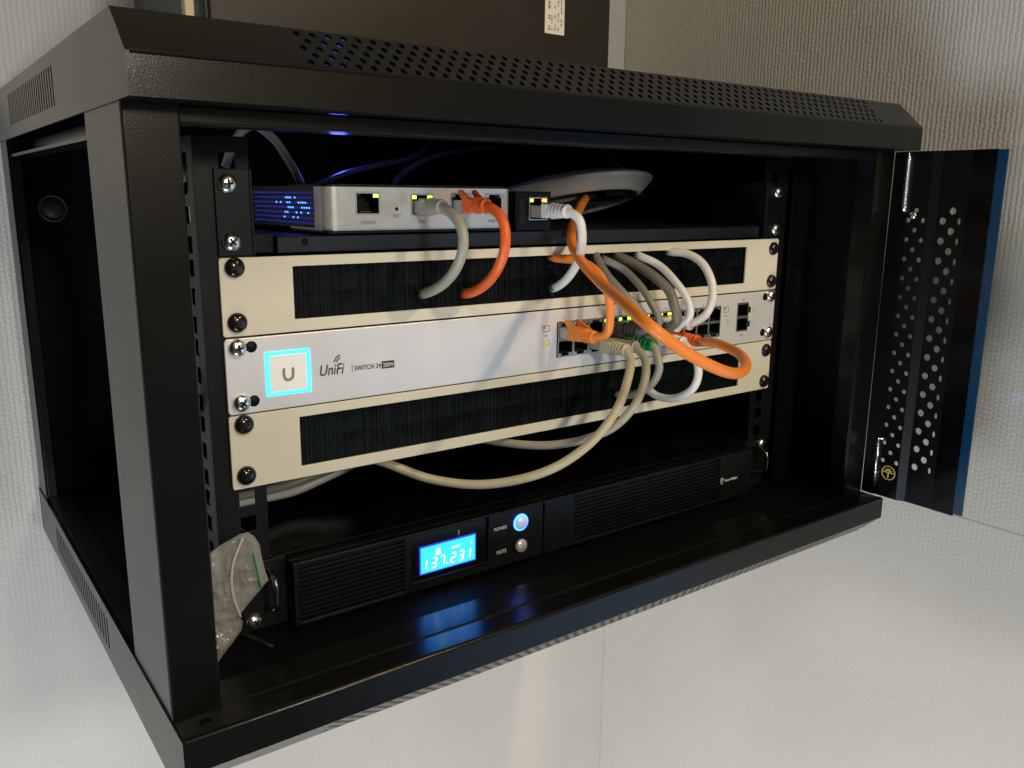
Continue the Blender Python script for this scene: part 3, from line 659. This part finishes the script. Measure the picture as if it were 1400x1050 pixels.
# uplink cages
for z in (-59.4, -71.5):
    bm = nb(); P = frame_pts((191.6, -2.6, z - 6.0), X_, Z_, (0, 1, 0)); holes_plate(bm, P, 14.8, 12.0, [(.7, 14.1, 1.1, 10.9)], .5, 0)
    box(bm, 192.4, 205.6, 9, 9.5, z - 5, z + 5, 1)
    for a, b, c, d in ((191.9, 192.4, z - 5, z + 5), (205.6, 206.1, z - 5, z + 5), (192.4, 205.6, z - 5.5, z - 5), (192.4, 205.6, z + 5, z + 5.5)): box(bm, a, b, -2.0, 9, c, d, 1)
    box(bm, 206.4, 208.7, -2.75, -2.4, z - 2.6, z + 2.2, 1)
    obj('uplink_port', bm, ['port_metal', 'port_dark'], sw)
bm = nb()
for c in range(12):
    word(bm, str(2 * c + 1), colx(c) - .6, -52.6, 1.7, -2.6, align='CENTER'); word(bm, str(2 * c + 2), colx(c) - .6, -82.8, 1.7, -2.6, align='CENTER')
word(bm, 'SFP1', 198.5, -51.6, 1.7, -2.6, align='CENTER'); word(bm, 'SFP2', 198.5, -81.3, 1.7, -2.6, align='CENTER')
for x0 in (-17.8, 174.0):
    holes_plate(bm, frame_pts((x0, -2.6, -59.8), X_, Z_, (0, 1, 0)), 6.4, 4.6, [(.5, 5.9, .5, 4.1)], .15); box(bm, x0 + .9, x0 + 2.6, -2.6, -2.45, -57.5, -55.9); word(bm, 'PoE', x0 + .8, -63.4, 1.7, -2.6)
    word(bm, '1G', x0 + 4.3, -67.0, 1.4, -2.6); word(bm, '100', x0 + 4.3, -69.6, 1.4, -2.6)
word(bm, 'LINK', 211.5, -61.0, 1.3, -2.6); word(bm, 'ACT', 211.5, -72.4, 1.3, -2.6)
obj('lettering', bm, 'ink_grey', sw)
for q in ((-17.8, -14.0, -2.6, -2.45, -70.4, -66.2), (174.5, 177.0, -2.6, -2.45, -68.2, -65.7), (209.3, 211.0, -2.6, -2.45, -66.5, -63.0)):
    bm = nb(); box(bm, *q); obj('status_key', bm, 'label_yellow', sw)
for x, z, r in ((-234.2, -50.2, .2), (-233.6, -81.6, .9), (234.4, -49.4, .5), (234.0, -81.2, 1.2)): screw(sw, x, z, y=-2.4, r=5.2, rot=r)

# ------------------------------------------------------------------ shelf
sh = empty('equipment_shelf', (0, 0, 0), 'black sheet metal shelf held by chrome screws above the upper cream panel', 'rack shelf')
bm = nb()
box(bm, -207, 217, 0.5, 2.0, 1.2, 10.4)
box(bm, -207, 217, 2.0, 250, 8.9, 10.4)
obj('tray', bm, 'tray_blue_black', sh, bevel=.5)
for sx in (-1, 1):
    bm = nb(); a, b = sorted((sx * 241.0, sx * 222.0)); box(bm, a, b, -1.8, -.2, .6, 47); a, b = sorted((sx * 222.0, sx * 220.4)); box(bm, a, b, -1.8, 60, .6, 47)
    a, b = sorted((sx * 220.4, sx * 207.0)); box(bm, a, b, 6, 7.5, 1.2, 12)
    e_ = obj('side_ear', bm, 'rail_black', sh, bevel=.4)
for x, z, r in ((-234.3, 39.2, .1), (-233.8, 8.4, .7), (234.9, 38.8, .4), (234.8, 8.2, .9)): screw(sh, x, z, y=-1.8, r=5.3, rot=r)
bm = nb(); lathe(bm, (-190.5, .6, 7.2), (0, -1, 0), [(1.9, 0), (1.9, .25), (0, .25)], 16); obj('hole', bm, 'port_dark', sh)

# ------------------------------------------------------------------ gateway
gw = empty('gateway_router', (-112, 66, 13), 'small silver and black gateway with four front sockets glowing blue through its grille', 'router')
GX0, GX1, GY0, GY1, GZ0, GZ1 = -178.0, -44.5, -1.5, 133.0, 12.9, 40.0
def rrect(x0, x1, y0, y1, r, n=6):
    o = []
    for cx, cy, a0 in ((x1 - r, y1 - r, 0), (x0 + r, y1 - r, 90), (x0 + r, y0 + r, 180), (x1 - r, y0 + r, 270)):
        for k in range(n + 1):
            a = math.radians(a0 + 90 * k / n); o.append((cx + r * math.cos(a), cy + r * math.sin(a)))
    return o
bm = nb(); prism_z(bm, rrect(GX0 + 1, GX1 - 1, GY0 + 14, GY1, 6), GZ0 + .5, GZ1 - .8)
bmesh.ops.delete(bm, geom=[f for f in bm.faces if abs(f.normal.z) < .1 and f.calc_center_median().y < GY0 + 15], context='FACES_ONLY')
obj('shell', bm, 'satin_black', gw, smooth=False, bevel=.8)
# perforated flank: dark grille with small holes, blue light inside
bm = nb(); P = frame_pts((GX0 + .9, GY0 + 18, GZ0 + 4), (0, 1, 0), Z_, X_); 
bm2 = nb(); rg = random.Random(3)
for i in range(30):
    for j in range(7):
        u = 19 + i * 3.6 + (j % 2) * 1.8; v = 3.5 + j * 3.0
        d = math.hypot((u - 52) / 30, (v - 12.5) / 7)
        if u < 118: (box(bm2 if (d < 1 and rg.random() < .55 and 0 < j < 6) else bm, GX0 + .5, GX0 + .85, GY0 + u, GY0 + u + (1.1), GZ0 + v, GZ0 + v + .9))
bmg = nb(); box(bmg, GX0 + .86, GX0 + 1.6, GY0 + 17, GY1 - 10, GZ0 + 2, GZ1 - 3)
# recessed flank frame
gr = obj('flank_grille', bmg, 'satin_black', gw)
obj('grille_holes', bm, 'led_blue', gr); obj('grille_glow', bm2, 'led_blue_dot', gr)
# bright band wrapping the front
bm = nb(); pr_ = rrect(GX0, GX1, GY0, GY0 + 40, 7, 8)
a0 = [p for p in pr_]
front = [(GX0, GY0 + 16)] + [p for p in pr_ if p[1] < GY0 + 7.01] + [(GX1, GY0 + 16)]
front = sorted(front, key=lambda p: (p[0], -p[1] if p[0] < -111 else p[1]))
inner = [(max(GX0 + 1.3, min(GX1 - 1.3, p[0])) if abs(p[0] + 111) > 60 else p[0], p[1] + 1.3 if p[1] < GY0 + 6 else p[1]) for p in front]
# side returns of the band (curved corners)
L_ = [p for p in front if p[0] <= GX0 + 7.01]; R_ = [p for p in front if p[0] >= GX1 - 7.01]
for q in (L_, R_):
    off = [(p[0] + (1.3 if q is L_ else -1.3), p[1] + (.0 if p[1] > GY0 + 7.5 else .9)) for p in q]
    prism_z(bm, q + off[::-1], GZ0 + 1.3, GZ1 - 1.6)
sock = [(-150.9, 28.9), (-113.4, 28.2), (-84.8, 28.9), (-58.8, 28.8)]
xs0, xs1 = GX0 + 7.0, GX1 - 7.0
rects = [(x - 8.1 - xs0, x + 8.1 - xs0, z - 6.7 - GZ0 - 1.3, z + 6.7 - GZ0 - 1.3) for x, z in sock]
holes_plate(bm, frame_pts((xs0, GY0, GZ0 + 1.3), X_, Z_, (0, 1, 0)), xs1 - xs0, GZ1 - 1.6 - GZ0 - 1.3, rects, 1.3)
bmesh.ops.remove_doubles(bm, verts=bm.verts, dist=.003)
band = obj('front_band', bm, 'gateway_silver', gw)
for p in band.data.polygons: p.use_smooth = False
bm = nb(); prism_z(bm, rrect(GX0 - .3, GX1 + .3, GY0 - .4, GY0 + 60, 7.4, 8), GZ1 - 1.6, GZ1); obj('top_edge', bm, 'satin_black', gw, bevel=.5)
bm = nb(); prism_z(bm, rrect(GX0 + .2, GX1 - .2, GY0 - .2, GY0 + 60, 7.2, 8), GZ0 - 1.4, GZ0 + .3); obj('bottom_edge', bm, 'satin_black', gw, bevel=.5)
bm = nb(); prism_z(bm, rrect(GX0 + .2, GX1 - .2, GY0 - .1, GY0 + 60, 7.2, 8), GZ0 + .3, GZ0 + 1.3); obj('trim_line', bm, 'port_metal', gw)
for x in (-160, -62):
    for y in (20, 118): bm = nb(); lathe(bm, (x, y, 10.4), (0, 0, 1), [(6, 0), (6, 1.1)], 20); obj('rubber_foot', bm, 'port_dark', gw)
for k, (x, z) in enumerate(sock):
    jack(gw, x, z, GY0 - .1, 16.0, 13.2, [(None, 'led_green'), ('led_green', 'led_green'), (None, None), (None, None)][k])
for wd, x, z in (('CONSOLE', -150.9, 16.9), ('RESET', -131.6, 20.6), ('WAN 1', -113.4, 16.9), ('LAN 1', -84.8, 16.9), ('WAN 2', -60.5, 16.9)):
    bm = nb(); word(bm, wd, x, z, 1.9, GY0 - .15, align='CENTER', squeeze=.8); obj('lettering', bm, 'ink_grey', gw)
bm = nb(); lathe(bm, (-131.6, GY0, 25.6), (0, -1, 0), [(1.1, 0), (1.1, .2), (0, .2)], 14); obj('reset_hole', bm, 'port_dark', gw)

# ------------------------------------------------------------------ small dark adapter
ad = empty('power_injector', (-22, 30, 10.4), 'small dark box with glowing orange socket between gateway and white disc', 'network adapter')
bm = nb(); P = frame_pts((-39.5, 1.0, 11.0), X_, Z_, (0, 1, 0)); holes_plate(bm, P, 30.0, 26.0, [(10.6, 26.8, 6.6, 22.4)], 2)
box(bm, -39.5, -9.5, 16, 90, 11.0, 37.0); box(bm, -39.5, -38, 3, 16, 11, 37); box(bm, -11, -9.5, 3, 16, 11, 37); box(bm, -38, -11, 3, 16, 35.5, 37); box(bm, -38, -11, 3, 16, 11, 12.5); obj('body', bm, 'gloss_black', ad, bevel=.8)
jack(ad, -20.8, 25.5, .7, 15.8, 15.4, ('led_green', 'led_orange'))
bm = nb(); box(bm, -37.2, -31.5, .6, .95, 15, 33); obj('label', bm, 'case_brown', ad)

# ------------------------------------------------------------------ access point: a shallow dome lying tilted, open rim towards us
ap = empty('access_point', (75, 95, 10.4), 'white saucer shaped wireless access point lying tilted on the shelf', 'access point')
tilt = math.radians(14); A = Vector((-0.04, math.sin(tilt), math.cos(tilt))).normalized(); C0 = Vector((78, 96, 35))
bm = nb(); prof = []
R = 76
prof = [(0, 11), (20, 10.8), (40, 9.6), (56, 7.4), (66, 5.0), (72, 2.6), (75.2, 0.9), (R, -.1), (75.2, -1.4), (72.0, -4.2), (68, -7.2), (64, -9.8), (61.8, -10.8), (60.4, -10.6), (59.8, -8.0)]
lathe(bm, C0, A, prof, 72, 0, False); obj('dome', bm, 'ap_white', ap)
bm = nb(); lathe(bm, C0, A, [(60, -8.0), (40, -8.0), (0, -8.0)], 56, 0, False); lathe(bm, C0, A, [(38, -8.0), (38, -11), (34, -12), (0, -12)], 48, 0, False)
rc = obj('base_plate', bm, 'ap_recess', ap)
U_ = A.orthogonal(); side = Vector((1, 0, 0)); side = (side - A * side.dot(A)).normalized(); fwd = A.cross(side)
if fwd.y > 0: fwd = -fwd
bm = nb(); c = C0 + A * -10.6 + fwd * 42 + side * 14
for a, b, d, dx in ((13, 9, 3.2, 0), (4, 4, 4.0, -22), (3, 3, 3, 24)):
    q = c + side * dx; vs = []
    for s1 in (-1, 1):
        for s2 in (-1, 1):
            for s3 in (-1, 1): vs.append(bm.verts.new(q + side * s1 * a + fwd * s2 * b + A * s3 * d))
    for f in ((0, 1, 3, 2), (4, 6, 7, 5), (0, 4, 5, 1), (2, 3, 7, 6), (0, 2, 6, 4), (1, 5, 7, 3)): bm.faces.new([vs[i] for i in f])
obj('socket_block', bm, 'port_dark', ap)

# ------------------------------------------------------------------ UPS
up = empty('battery_backup', (0, 0, -222), 'black rack battery backup with a lit blue display and two round buttons', 'battery backup')
uy = -15.0; ut, ub = -180.5, -221.5
def louvre(x0, x1, z0, z1, n, cols, name):
    bm = nb(); rects = []; ph = (z1 - z0) / n; cw = (x1 - x0) / cols
    for i in range(n):
        for j in range(cols): rects.append((j * cw + .25, (j + 1) * cw - .25, i * ph + ph * .32, (i + 1) * ph - ph * .12))
    holes_plate(bm, frame_pts((x0, uy, z0), X_, Z_, (0, 1, 0)), x1 - x0, z1 - z0, rects, 1.6)
    box(bm, x0, x1, uy + 4, uy + 4.5, z0, z1); return obj(name, bm, 'satin_black', up)
bm = nb()
segs_ = [(-213, -210), (-138, -133.5), (-72, -24.2), (-23.2, 5.5), (193, 209)]
for a, b in segs_: box(bm, a, b, uy, uy + 6, ub, ut)
for a, b in ((-210, -138), (5.5, 193)): box(bm, a, b, uy, uy + 6, ut - 2.4, ut); box(bm, a, b, uy, uy + 6, ub, ub + 2.4)
box(bm, -133.5, -72, uy, uy + 6, ut - 2.0, ut); box(bm, -133.5, -72, uy, uy + 6, ub, -214.6)
box(bm, -213, 209, uy + 6, uy + 12, ub, ut); obj('bezel', bm, 'satin_black', up, bevel=.5)
louvre(-210, -138, ub + 2.4, ut - 2.4, 12, 3, 'grille'); louvre(5.5, 168, ub + 2.4, ut - 2.4, 12, 5, 'grille')
bm = nb(); box(bm, 168, 193, uy + .2, uy + 5, ub + 2.4, ut - 2.4); obj('logo_plate', bm, 'satin_black', up)
bm = nb(); word(bm, 'PowerWalker', 173.6, -204.6, 2.5, uy - .2, shear=.25, squeeze=.82, bold=.012); tube(bm, [(170.6 + 1.7 * math.cos(a), uy - .1, -203.2 + 2.5 * math.sin(a)) for a in [2 * math.pi * k / 20 for k in range(18)]], .33, 5); box(bm, 170.3, 171.0, uy - .2, uy, -204.3, -202.0); obj('lettering', bm, 'ink_white', up)
bm = nb(); box(bm, -220, 220, 0, 300, -222.3, -179.2); obj('housing', bm, 'gloss_black', up, bevel=.5)
for sx in (-1, 1):
    bm = nb(); a, b = sorted((sx * 213, sx * 241)); box(bm, a, b, -3.4, -1.9, -222, -179); ear = obj('ear', bm, 'rail_black', up, bevel=.4)
    bm = nb(); x = sx * 225.2
    tube(bm, spline([(x, -3, -184), (x, -11, -184.6), (x, -17.5, -188), (x, -18.5, -196), (x, -17.5, -204), (x, -11, -207.4), (x, -3, -208)], 8), 1.7, 12); obj('handle', bm, 'dark_steel', up)
screw(up, -234.2, -215.8, y=-3.4, rot=.6, r=5.2); screw(up, 234.6, -183.2, y=-3.4, rot=.2, r=4.8)
bm = nb(); tube(bm, [(-226, -4.5, -198.5), (-222, -4.5, -200.5)], .8, 8)
# display
dm = nb(); box(dm, -133.5, -72, uy + 2.0, uy + 5, -214.6, ut - 2.0); dmo = obj('display_module', dm, 'gloss_black', up, bevel=.5)
bm = nb(); box(bm, -133.0, -72.8, uy - .8, uy + 1.9, -216.6, -214.8); obj('display_ledge', bm, 'powder_black', up, bevel=.4)
bm = nb(); box(bm, -125.6, -83.0, uy + .6, uy + 1.98, -210.4, -192.6); lc = obj('screen', bm, 'lcd', dmo)
bm = nb(); holes_plate(bm, frame_pts((-126.6, uy + .9, -211.4), X_, Z_, (0, 1, 0)), 44.6, 19.8, [(1, 43.6, 1, 18.8)], .9); obj('screen_glow_frame', bm, 'led_blue', dmo)  # glowing frame added to give the display its blue light bleed
SEG = {'0': 'abcdef', '1': 'bc', '2': 'abged', '3': 'abgcd', '4': 'fgbc', '5': 'afgcd', '6': 'afgedc', '7': 'abc', '8': 'abcdefg', '9': 'abcdfg'}
bm = nb()
def digit(ch, x, z, h, w_):
    t_ = h * .1; g = {'a': ((0, h), (w_, h)), 'b': ((w_, h), (w_, h / 2)), 'c': ((w_, h / 2), (w_, 0)), 'd': ((0, 0), (w_, 0)), 'e': ((0, 0), (0, h / 2)), 'f': ((0, h / 2), (0, h)), 'g': ((0, h / 2), (w_, h / 2))}
    for s_ in SEG[ch]:
        (a, b), (c, d) = g[s_]; sk = lambda q: q * .16
        pts = [(x + a + sk(b), uy + .45, z + b), (x + c + sk(d), uy + .45, z + d)]
        tube(bm, [Vector(pts[0]).lerp(Vector(pts[1]), .12), Vector(pts[0]).lerp(Vector(pts[1]), .88)], t_ * .62, 4)
for ch, x in (('1', -125.4), ('3', -117.8), ('7', -111.6), ('2', -102.8), ('3', -96.4), ('1', -90.8)): digit(ch, x, -208.0, 6.6, 3.3)
box(bm, -106.2, -105.2, uy + .35, uy + .55, -207.8, -206.8)
word(bm, 'INPUT', -102, -198.2, 1.7, uy + .5); word(bm, 'V', -86.8, -198.2, 1.7, uy + .5)
lathe(bm, (-112.5, uy + .55, -196.6), (0, -1, 0), [(1.6, 0), (1.6, .15), (0, .15)], 14); box(bm, -114.4, -110.6, uy + .35, uy + .55, -199.4, -198.4)
obj('digits', bm, 'lcd_mark', lc)
bm = nb(); lathe(bm, (-95.5, uy + 1.9, -187.6), (0, -1, 0), [(.9, 0), (.9, .3), (0, .3)], 10); box(bm, -96, -95, uy + 1.6, uy + 1.9, -190.2, -188.4); obj('icon', bm, 'ink_grey', dmo)
# buttons
for z, on in ((-192.0, 1), (-209.4, 0)):
    bm = nb(); x = -44.6
    lathe(bm, (x, uy, z), (0, -1, 0), [(5.1, 0), (5.0, 1.5), (4.2, 2.6), (0, 3.1)], 32); b_ = obj('button', bm, 'button_lit' if on else 'button_silver', up)
    bm = nb(); lathe(bm, (x, uy, z), (0, -1, 0), [(5.15, .05), (6.3, .05), (6.1, .9), (5.15, .7), (5.15, .05)], 32, 0, False); obj('button_ring', bm, 'power_ring' if on else 'port_dark', b_)
bm = nb(); word(bm, 'POWER', -67.6, -193.8, 2.6, uy - .15, squeeze=.84); obj('lettering', bm, 'ink_white', up); bm = nb(); word(bm, 'MUTE', -65.4, -211.4, 2.6, uy - .15, squeeze=.88); obj('lettering', bm, 'ink_white', up)

# ------------------------------------------------------------------ bag of spare screws
bg_ = empty('plastic_bag', (-255, -22, -225), 'crumpled clear zip bag of spare screws stuck behind the left post', 'plastic bag')
rows = [(-150.5, -246, -241.5), (-154, -256, -238), (-159, -266, -235.5), (-168, -272, -234.5), (-176, -273, -233), (-182, -273, -231.5), (-188, -273, -238), (-194, -273, -244.5), (-199, -273, -249.8), (-203, -273, -247.5), (-208, -273, -248.5), (-214, -273, -254), (-220, -273, -260), (-226, -272, -265)]
bm = nb(); NU = 18; grid = {}
for sd in (0, 1):
    for i in range((len(rows) - 1) * 3 + 1):
        k = min(i // 3, len(rows) - 2); f_ = i / 3 - k; z, a, b = [rows[k][q] * (1 - f_) + rows[k + 1][q] * f_ for q in range(3)]
        for j in range(NU + 1):
            u = j / NU; x = a + (b - a) * u; ed = math.sin(math.pi * min(1, max(0, u))) ** .6 * math.sin(math.pi * min(1, max(.0, i / ((len(rows) - 1) * 3)))) ** .5
            cr_ = noise.noise(Vector((x * .09 + sd * 3, z * .07, sd * 5.0))) * 5 + abs(noise.noise(Vector((x * .13, z * .10 + sd * 9, 2.0)))) * 5 + noise.noise(Vector((x * .3, z * .25, sd + 7.0))) * .7
            th = (4 + 4 * (1 if z < -195 else .3)) * ed
            y = -24 + (-th if sd == 0 else th * .6) + cr_ * ed
            grid[(sd, i, j)] = bm.verts.new((x, min(y, -7.5), z))
NI = (len(rows) - 1) * 3
for sd in (0, 1):
    for i in range(NI):
        for j in range(NU): bm.faces.new([grid[(sd, i, j)], grid[(sd, i, j + 1)], grid[(sd, i + 1, j + 1)], grid[(sd, i + 1, j)]])
bo = obj('film', bm, 'bag_film', bg_)
bm = nb(); tube(bm, spline([(-246, -28, -151.5), (-253, -30, -165), (-254.5, -31, -180), (-250.5, -30, -197)], 8), .8, 8); obj('zip_ridge', bm, 'cable_palegrey', bg_)
bm = nb(); tube(bm, spline([(-240.5, -27, -162), (-239.6, -29, -171), (-239.0, -30, -178), (-237.6, -28, -183.5)], 8), .55, 8); obj('zip_line', bm, 'boot_green', bg_)
bm = nb(); rg = random.Random(5)
for k in range(6):
    c = Vector((-268 + rg.uniform(0, 8), -23 + rg.uniform(-2, 2), -207 - rg.uniform(0, 7))); d = Vector((rg.uniform(-1, 1), rg.uniform(-1, 1), rg.uniform(-1, 1))).normalized()
    lathe(bm, c, d, [(2.2, 0), (2.0, 1.0), (1.0, 1.5), (1.0, 5), (0, 5)], 10)
obj('spare_screws', bm, 'chrome', bg_, kind='stuff')
# cable clip lever under the bag
bm = nb(); vs = [(-246, -4, -226), (-240, -4, -226.0), (-231, -9, -246), (-237, -9, -246)]
br_ = nb(); tube(br_, [(-243.5, -10, -222.0 + 4), (-234, -34, -222.2 + 3)], 1.6, 8); o = obj('loose_strap', br_, 'rail_black', None); o['label'] = 'short dark strap lying on the cabinet floor under the plastic bag'; o['category'] = 'strap'

# paper sticker on equipment behind the left rail
bm = nb(); box(bm, -244, -214, 40, 42, -60, -22); o = obj('paper_tag', bm, 'label_white', None); o['label'] = 'white paper tag hanging behind the left mounting rail'; o['category'] = 'tag'
bm = nb(); tube(bm, [(-236 + 9 * math.cos(a), 39.6, -40 + 14 * math.sin(a)) for a in [math.radians(-70 + 10 * k) for k in range(15)]], .6, 6); q = obj('print', bm, 'label_blue', None); q.parent = o

# ------------------------------------------------------------------ cables
def plug_bm(x, z, y0, y1, w_=11.4, h_=7.6):
    bm = nb(); box(bm, x - w_ / 2, x + w_ / 2, y1, y0, z - h_ / 2, z + h_ / 2); return bm
def boot_bm(x, z, y0, y1, y2, style, w_=11.0, h_=8.0, up_=1, bend=None):
    """strain relief from the plug (y0) through a block (y1) to a ribbed sleeve ending at y2"""
    bm = nb(); w2 = w_ / 2 + .7; h2 = h_ / 2 + .9
    a = [(x - w2, z - h2), (x + w2, z - h2), (x + w2, z + h2), (x - w2, z + h2)]; b = [(x - w2 * .82, z - h2 * .85), (x + w2 * .82, z - h2 * .85), (x + w2 * .82, z + h2 * .85), (x - w2 * .82, z + h2 * .85)]
    va = [bm.verts.new((p, y0, q)) for p, q in a]; vb = [bm.verts.new((p, y1, q)) for p, q in b]
    bm.faces.new(va); bm.faces.new(vb)
    for i in range(4): bm.faces.new([va[i], va[(i + 1) % 4], vb[(i + 1) % 4], vb[i]])
    if style == 'horn':       # two fins guarding the latch
        for sx in (-1, 1):
            xx = x + sx * (w2 - 1.1)
            p = [(y0 - 1, z + h2 * .5), (y0 + 5, z + h2 + 3.6), (y0 + 1.5, z + h2 + 4.8), (y1 - 2, z + h2 * .6)]
            prism_x(bm, p, xx - 1.1, xx + 1.1)
    n = 5; L = y1 - y2
    for k in range(n):
        ya = y1 - L * k / n; yb = ya - L / n * .62; r0 = 5.3 - 1.2 * k / n; r1 = r0 - .25
        lathe(bm, (x, ya, z), (0, -1, 0), [(r0, 0), (r0, ya - yb), (r1 - .9, ya - yb)], 18, 0, True)
    lathe(bm, (x, y1, z), (0, -1, 0), [(4.1, 0), (3.9, L), (3.0, L)], 18)
    lathe(bm, (x, y2 + 1.6, z), (0, -1, 0), [(4.6, 0), (4.7, 1.4), (4.0, 2.0), (3.0, 2.0)], 18)
    return bm
def cable(name, key, label, cat, cord_m, r=3.1, plug=None, boot_m=None, style='rib', boot=(-12, -22, -36), group=None, extra_head=None, nseg=10, name_='network_cable'):
    pts = CAB[key]; o_ = pts[0] if plug is None else (plug[0], boot[2], plug[1])
    t = empty(name_, (pts[-2][0], pts[-2][1], pts[-2][2]), label, cat, group)
    P_ = [tuple(p) for p in pts]
    if plug:
        x, z = plug; P_[0] = (x, boot[2] + 1.5, z); P_.insert(0, (x, boot[2] + 6, z))
    bm = nb(); tube(bm, spline(P_, nseg), r, 16); obj('cord', bm, cord_m, t)
    if plug:
        x, z = plug
        obj('connector', plug_bm(x, z - .6 * (1 if z > -67 else -1), plug_in.get(key, 6), boot[0]), 'plug_clear', t, bevel=.4)
        obj('boot', boot_bm(x, z, boot[0], boot[1], boot[2], style), boot_m, t, bevel=.5)
    return t
plug_in = {}
G = 'network patch cables plugged into the rack'
top, bot = -61.0, -72.6
cable('', 'grey_gw', 'grey cable looping from the gateway down into the upper bristles', 'network cable', 'cable_greige', 3.2, (-113.4, 27.3), 'cable_greige', 'rib', (-7, -11, -25), G)
cable('', 'orange_gw', 'orange cable looping from the gateway down into the upper bristles', 'network cable', 'cable_red_orange', 3.2, (-84.8, 28.0), 'cable_red_orange', 'horn', (-11, -19, -30), G)
cable('', 'white_ad', 'white cable looping from the small dark adapter into the upper bristles', 'network cable', 'cable_white', 3.0, (-20.8, 24.4), 'cable_white', 'rib', (-10, -15, -31), G)
cable('', 'orange_loop', 'short orange cable from the leftmost switch port up into the upper bristles', 'network cable', 'cable_orange', 2.9, (colx(0), top), 'cable_orange', 'horn', (-12, -25, -34), G)
cable('', 'grey_a', 'thin grey cable passing behind the long orange one to a dark boot', 'network cable', 'cable_grey', 2.7, (colx(3), top), 'boot_grey', 'rib', (-12, -18, -34), G)
cable('', 'grey_b', 'mid grey cable between the thin grey and the thick olive cable above the switch', 'network cable', 'cable_grey', 2.7, (colx(4), top), 'boot_grey', 'rib', (-12, -18, -32), G)
cable('', 'olive_c', 'thick olive grey cable arching from the upper bristles to the switch', 'network cable', 'cable_olive', 3.6, (colx(5), top), 'boot_grey', 'rib', (-12, -18, -34), G)
cable('', 'white_d', 'white cable beside the olive one sloping down to the switch', 'network cable', 'cable_white', 2.9, (colx(6), top), 'cable_white', 'rib', (-14, -18, -30), G)
cable('', 'white_e', 'rightmost white cable arching widely out of the upper bristles', 'network cable', 'cable_white', 3.2, (colx(7), top), 'cable_white', 'rib', (-14, -18, -29), G)
cable('', 'beige_f', 'long beige cable sagging below the lower cream panel', 'network cable', 'cable_beige', 3.1, (colx(2), bot), 'cable_beige', 'rib', (-14, -22, -36), G)
cable('', 'beige_g', 'grey beige cable sagging just behind the long beige one', 'network cable', 'cable_greige', 3.0, (colx(3), bot), 'cable_greige', 'rib', (-12, -18, -30), G)
cable('', 'green_h', 'greige cable with a green boot bending into the lower bristles', 'network cable', 'cable_greige', 2.9, (colx(4), bot), 'boot_green', 'rib', (-8, -14, -34), G)
cable('', 'white_i', 'white cable curling from the lower port row into the lower bristles', 'network cable', 'cable_white', 3.0, (colx(6), bot), 'cable_white', 'rib', (-14, -20, -36), G)
t = cable('', 'orange_ap', 'long orange cable swinging out from the white disc to the switch', 'network cable', 'cable_orange', 3.45, None, None, group=G, nseg=12)
x, z = colx(7), bot; obj('connector', plug_bm(x, z + .6, 4, -14), 'plug_clear', t, bevel=.4); obj('boot', boot_bm(x, z, -14, -22, -37, 'rib'), 'cable_red_orange', t, bevel=.5)
def cord(key, label, m_, r, nm='background_cord'):
    bm = nb(); tube(bm, spline(CAB[key], 8), r, 12); o = obj(nm, bm, m_, None); o['label'] = label; o['category'] = 'cord'; o['group'] = 'cords running behind the equipment'; return o
cord('back_a', 'pale cord arching over the left end of the shelf', 'cable_palegrey', 2.6)
cord('low_a', 'lower of two grey cords crossing behind the lower left panel corner', 'cable_palegrey', 3.2)
cord('low_b', 'upper of two grey cords crossing behind the lower left panel corner', 'cable_grey', 3.0)
cord('top_b', 'cord with blue LED light in its colour rising behind the gateway', 'cord_blue_lit', 2.2)
cord('top_c', 'cord with blue LED light in its colour arching behind the white disc', 'cord_blue_lit', 2.2)
cord('side_d', 'pale cord seen through the top slots of the left mounting rail', 'cable_palegrey', 2.4)
cord('side_e', 'grey cord seen beside the middle of the left mounting rail', 'cable_grey', 2.4)
# bracket seen deep inside at the right
bm = nb(); box(bm, 298, 300, 195, 205, 30, 78)
bm = nb(); box(bm, 278, 296, 199, 201, 32, 76); obj('inner_bracket', bm, 'rail_black', cab, bevel=.4)
# pilot light beside the gateway
bm = nb(); tube(bm, [(-217, 60, 28), (-205, 64, 31)], 2.0, 8); o = obj('power_lead', bm, 'cable_palegrey', None); o['label'] = 'stub of pale lead beside the left flank of the gateway'; o['category'] = 'lead'
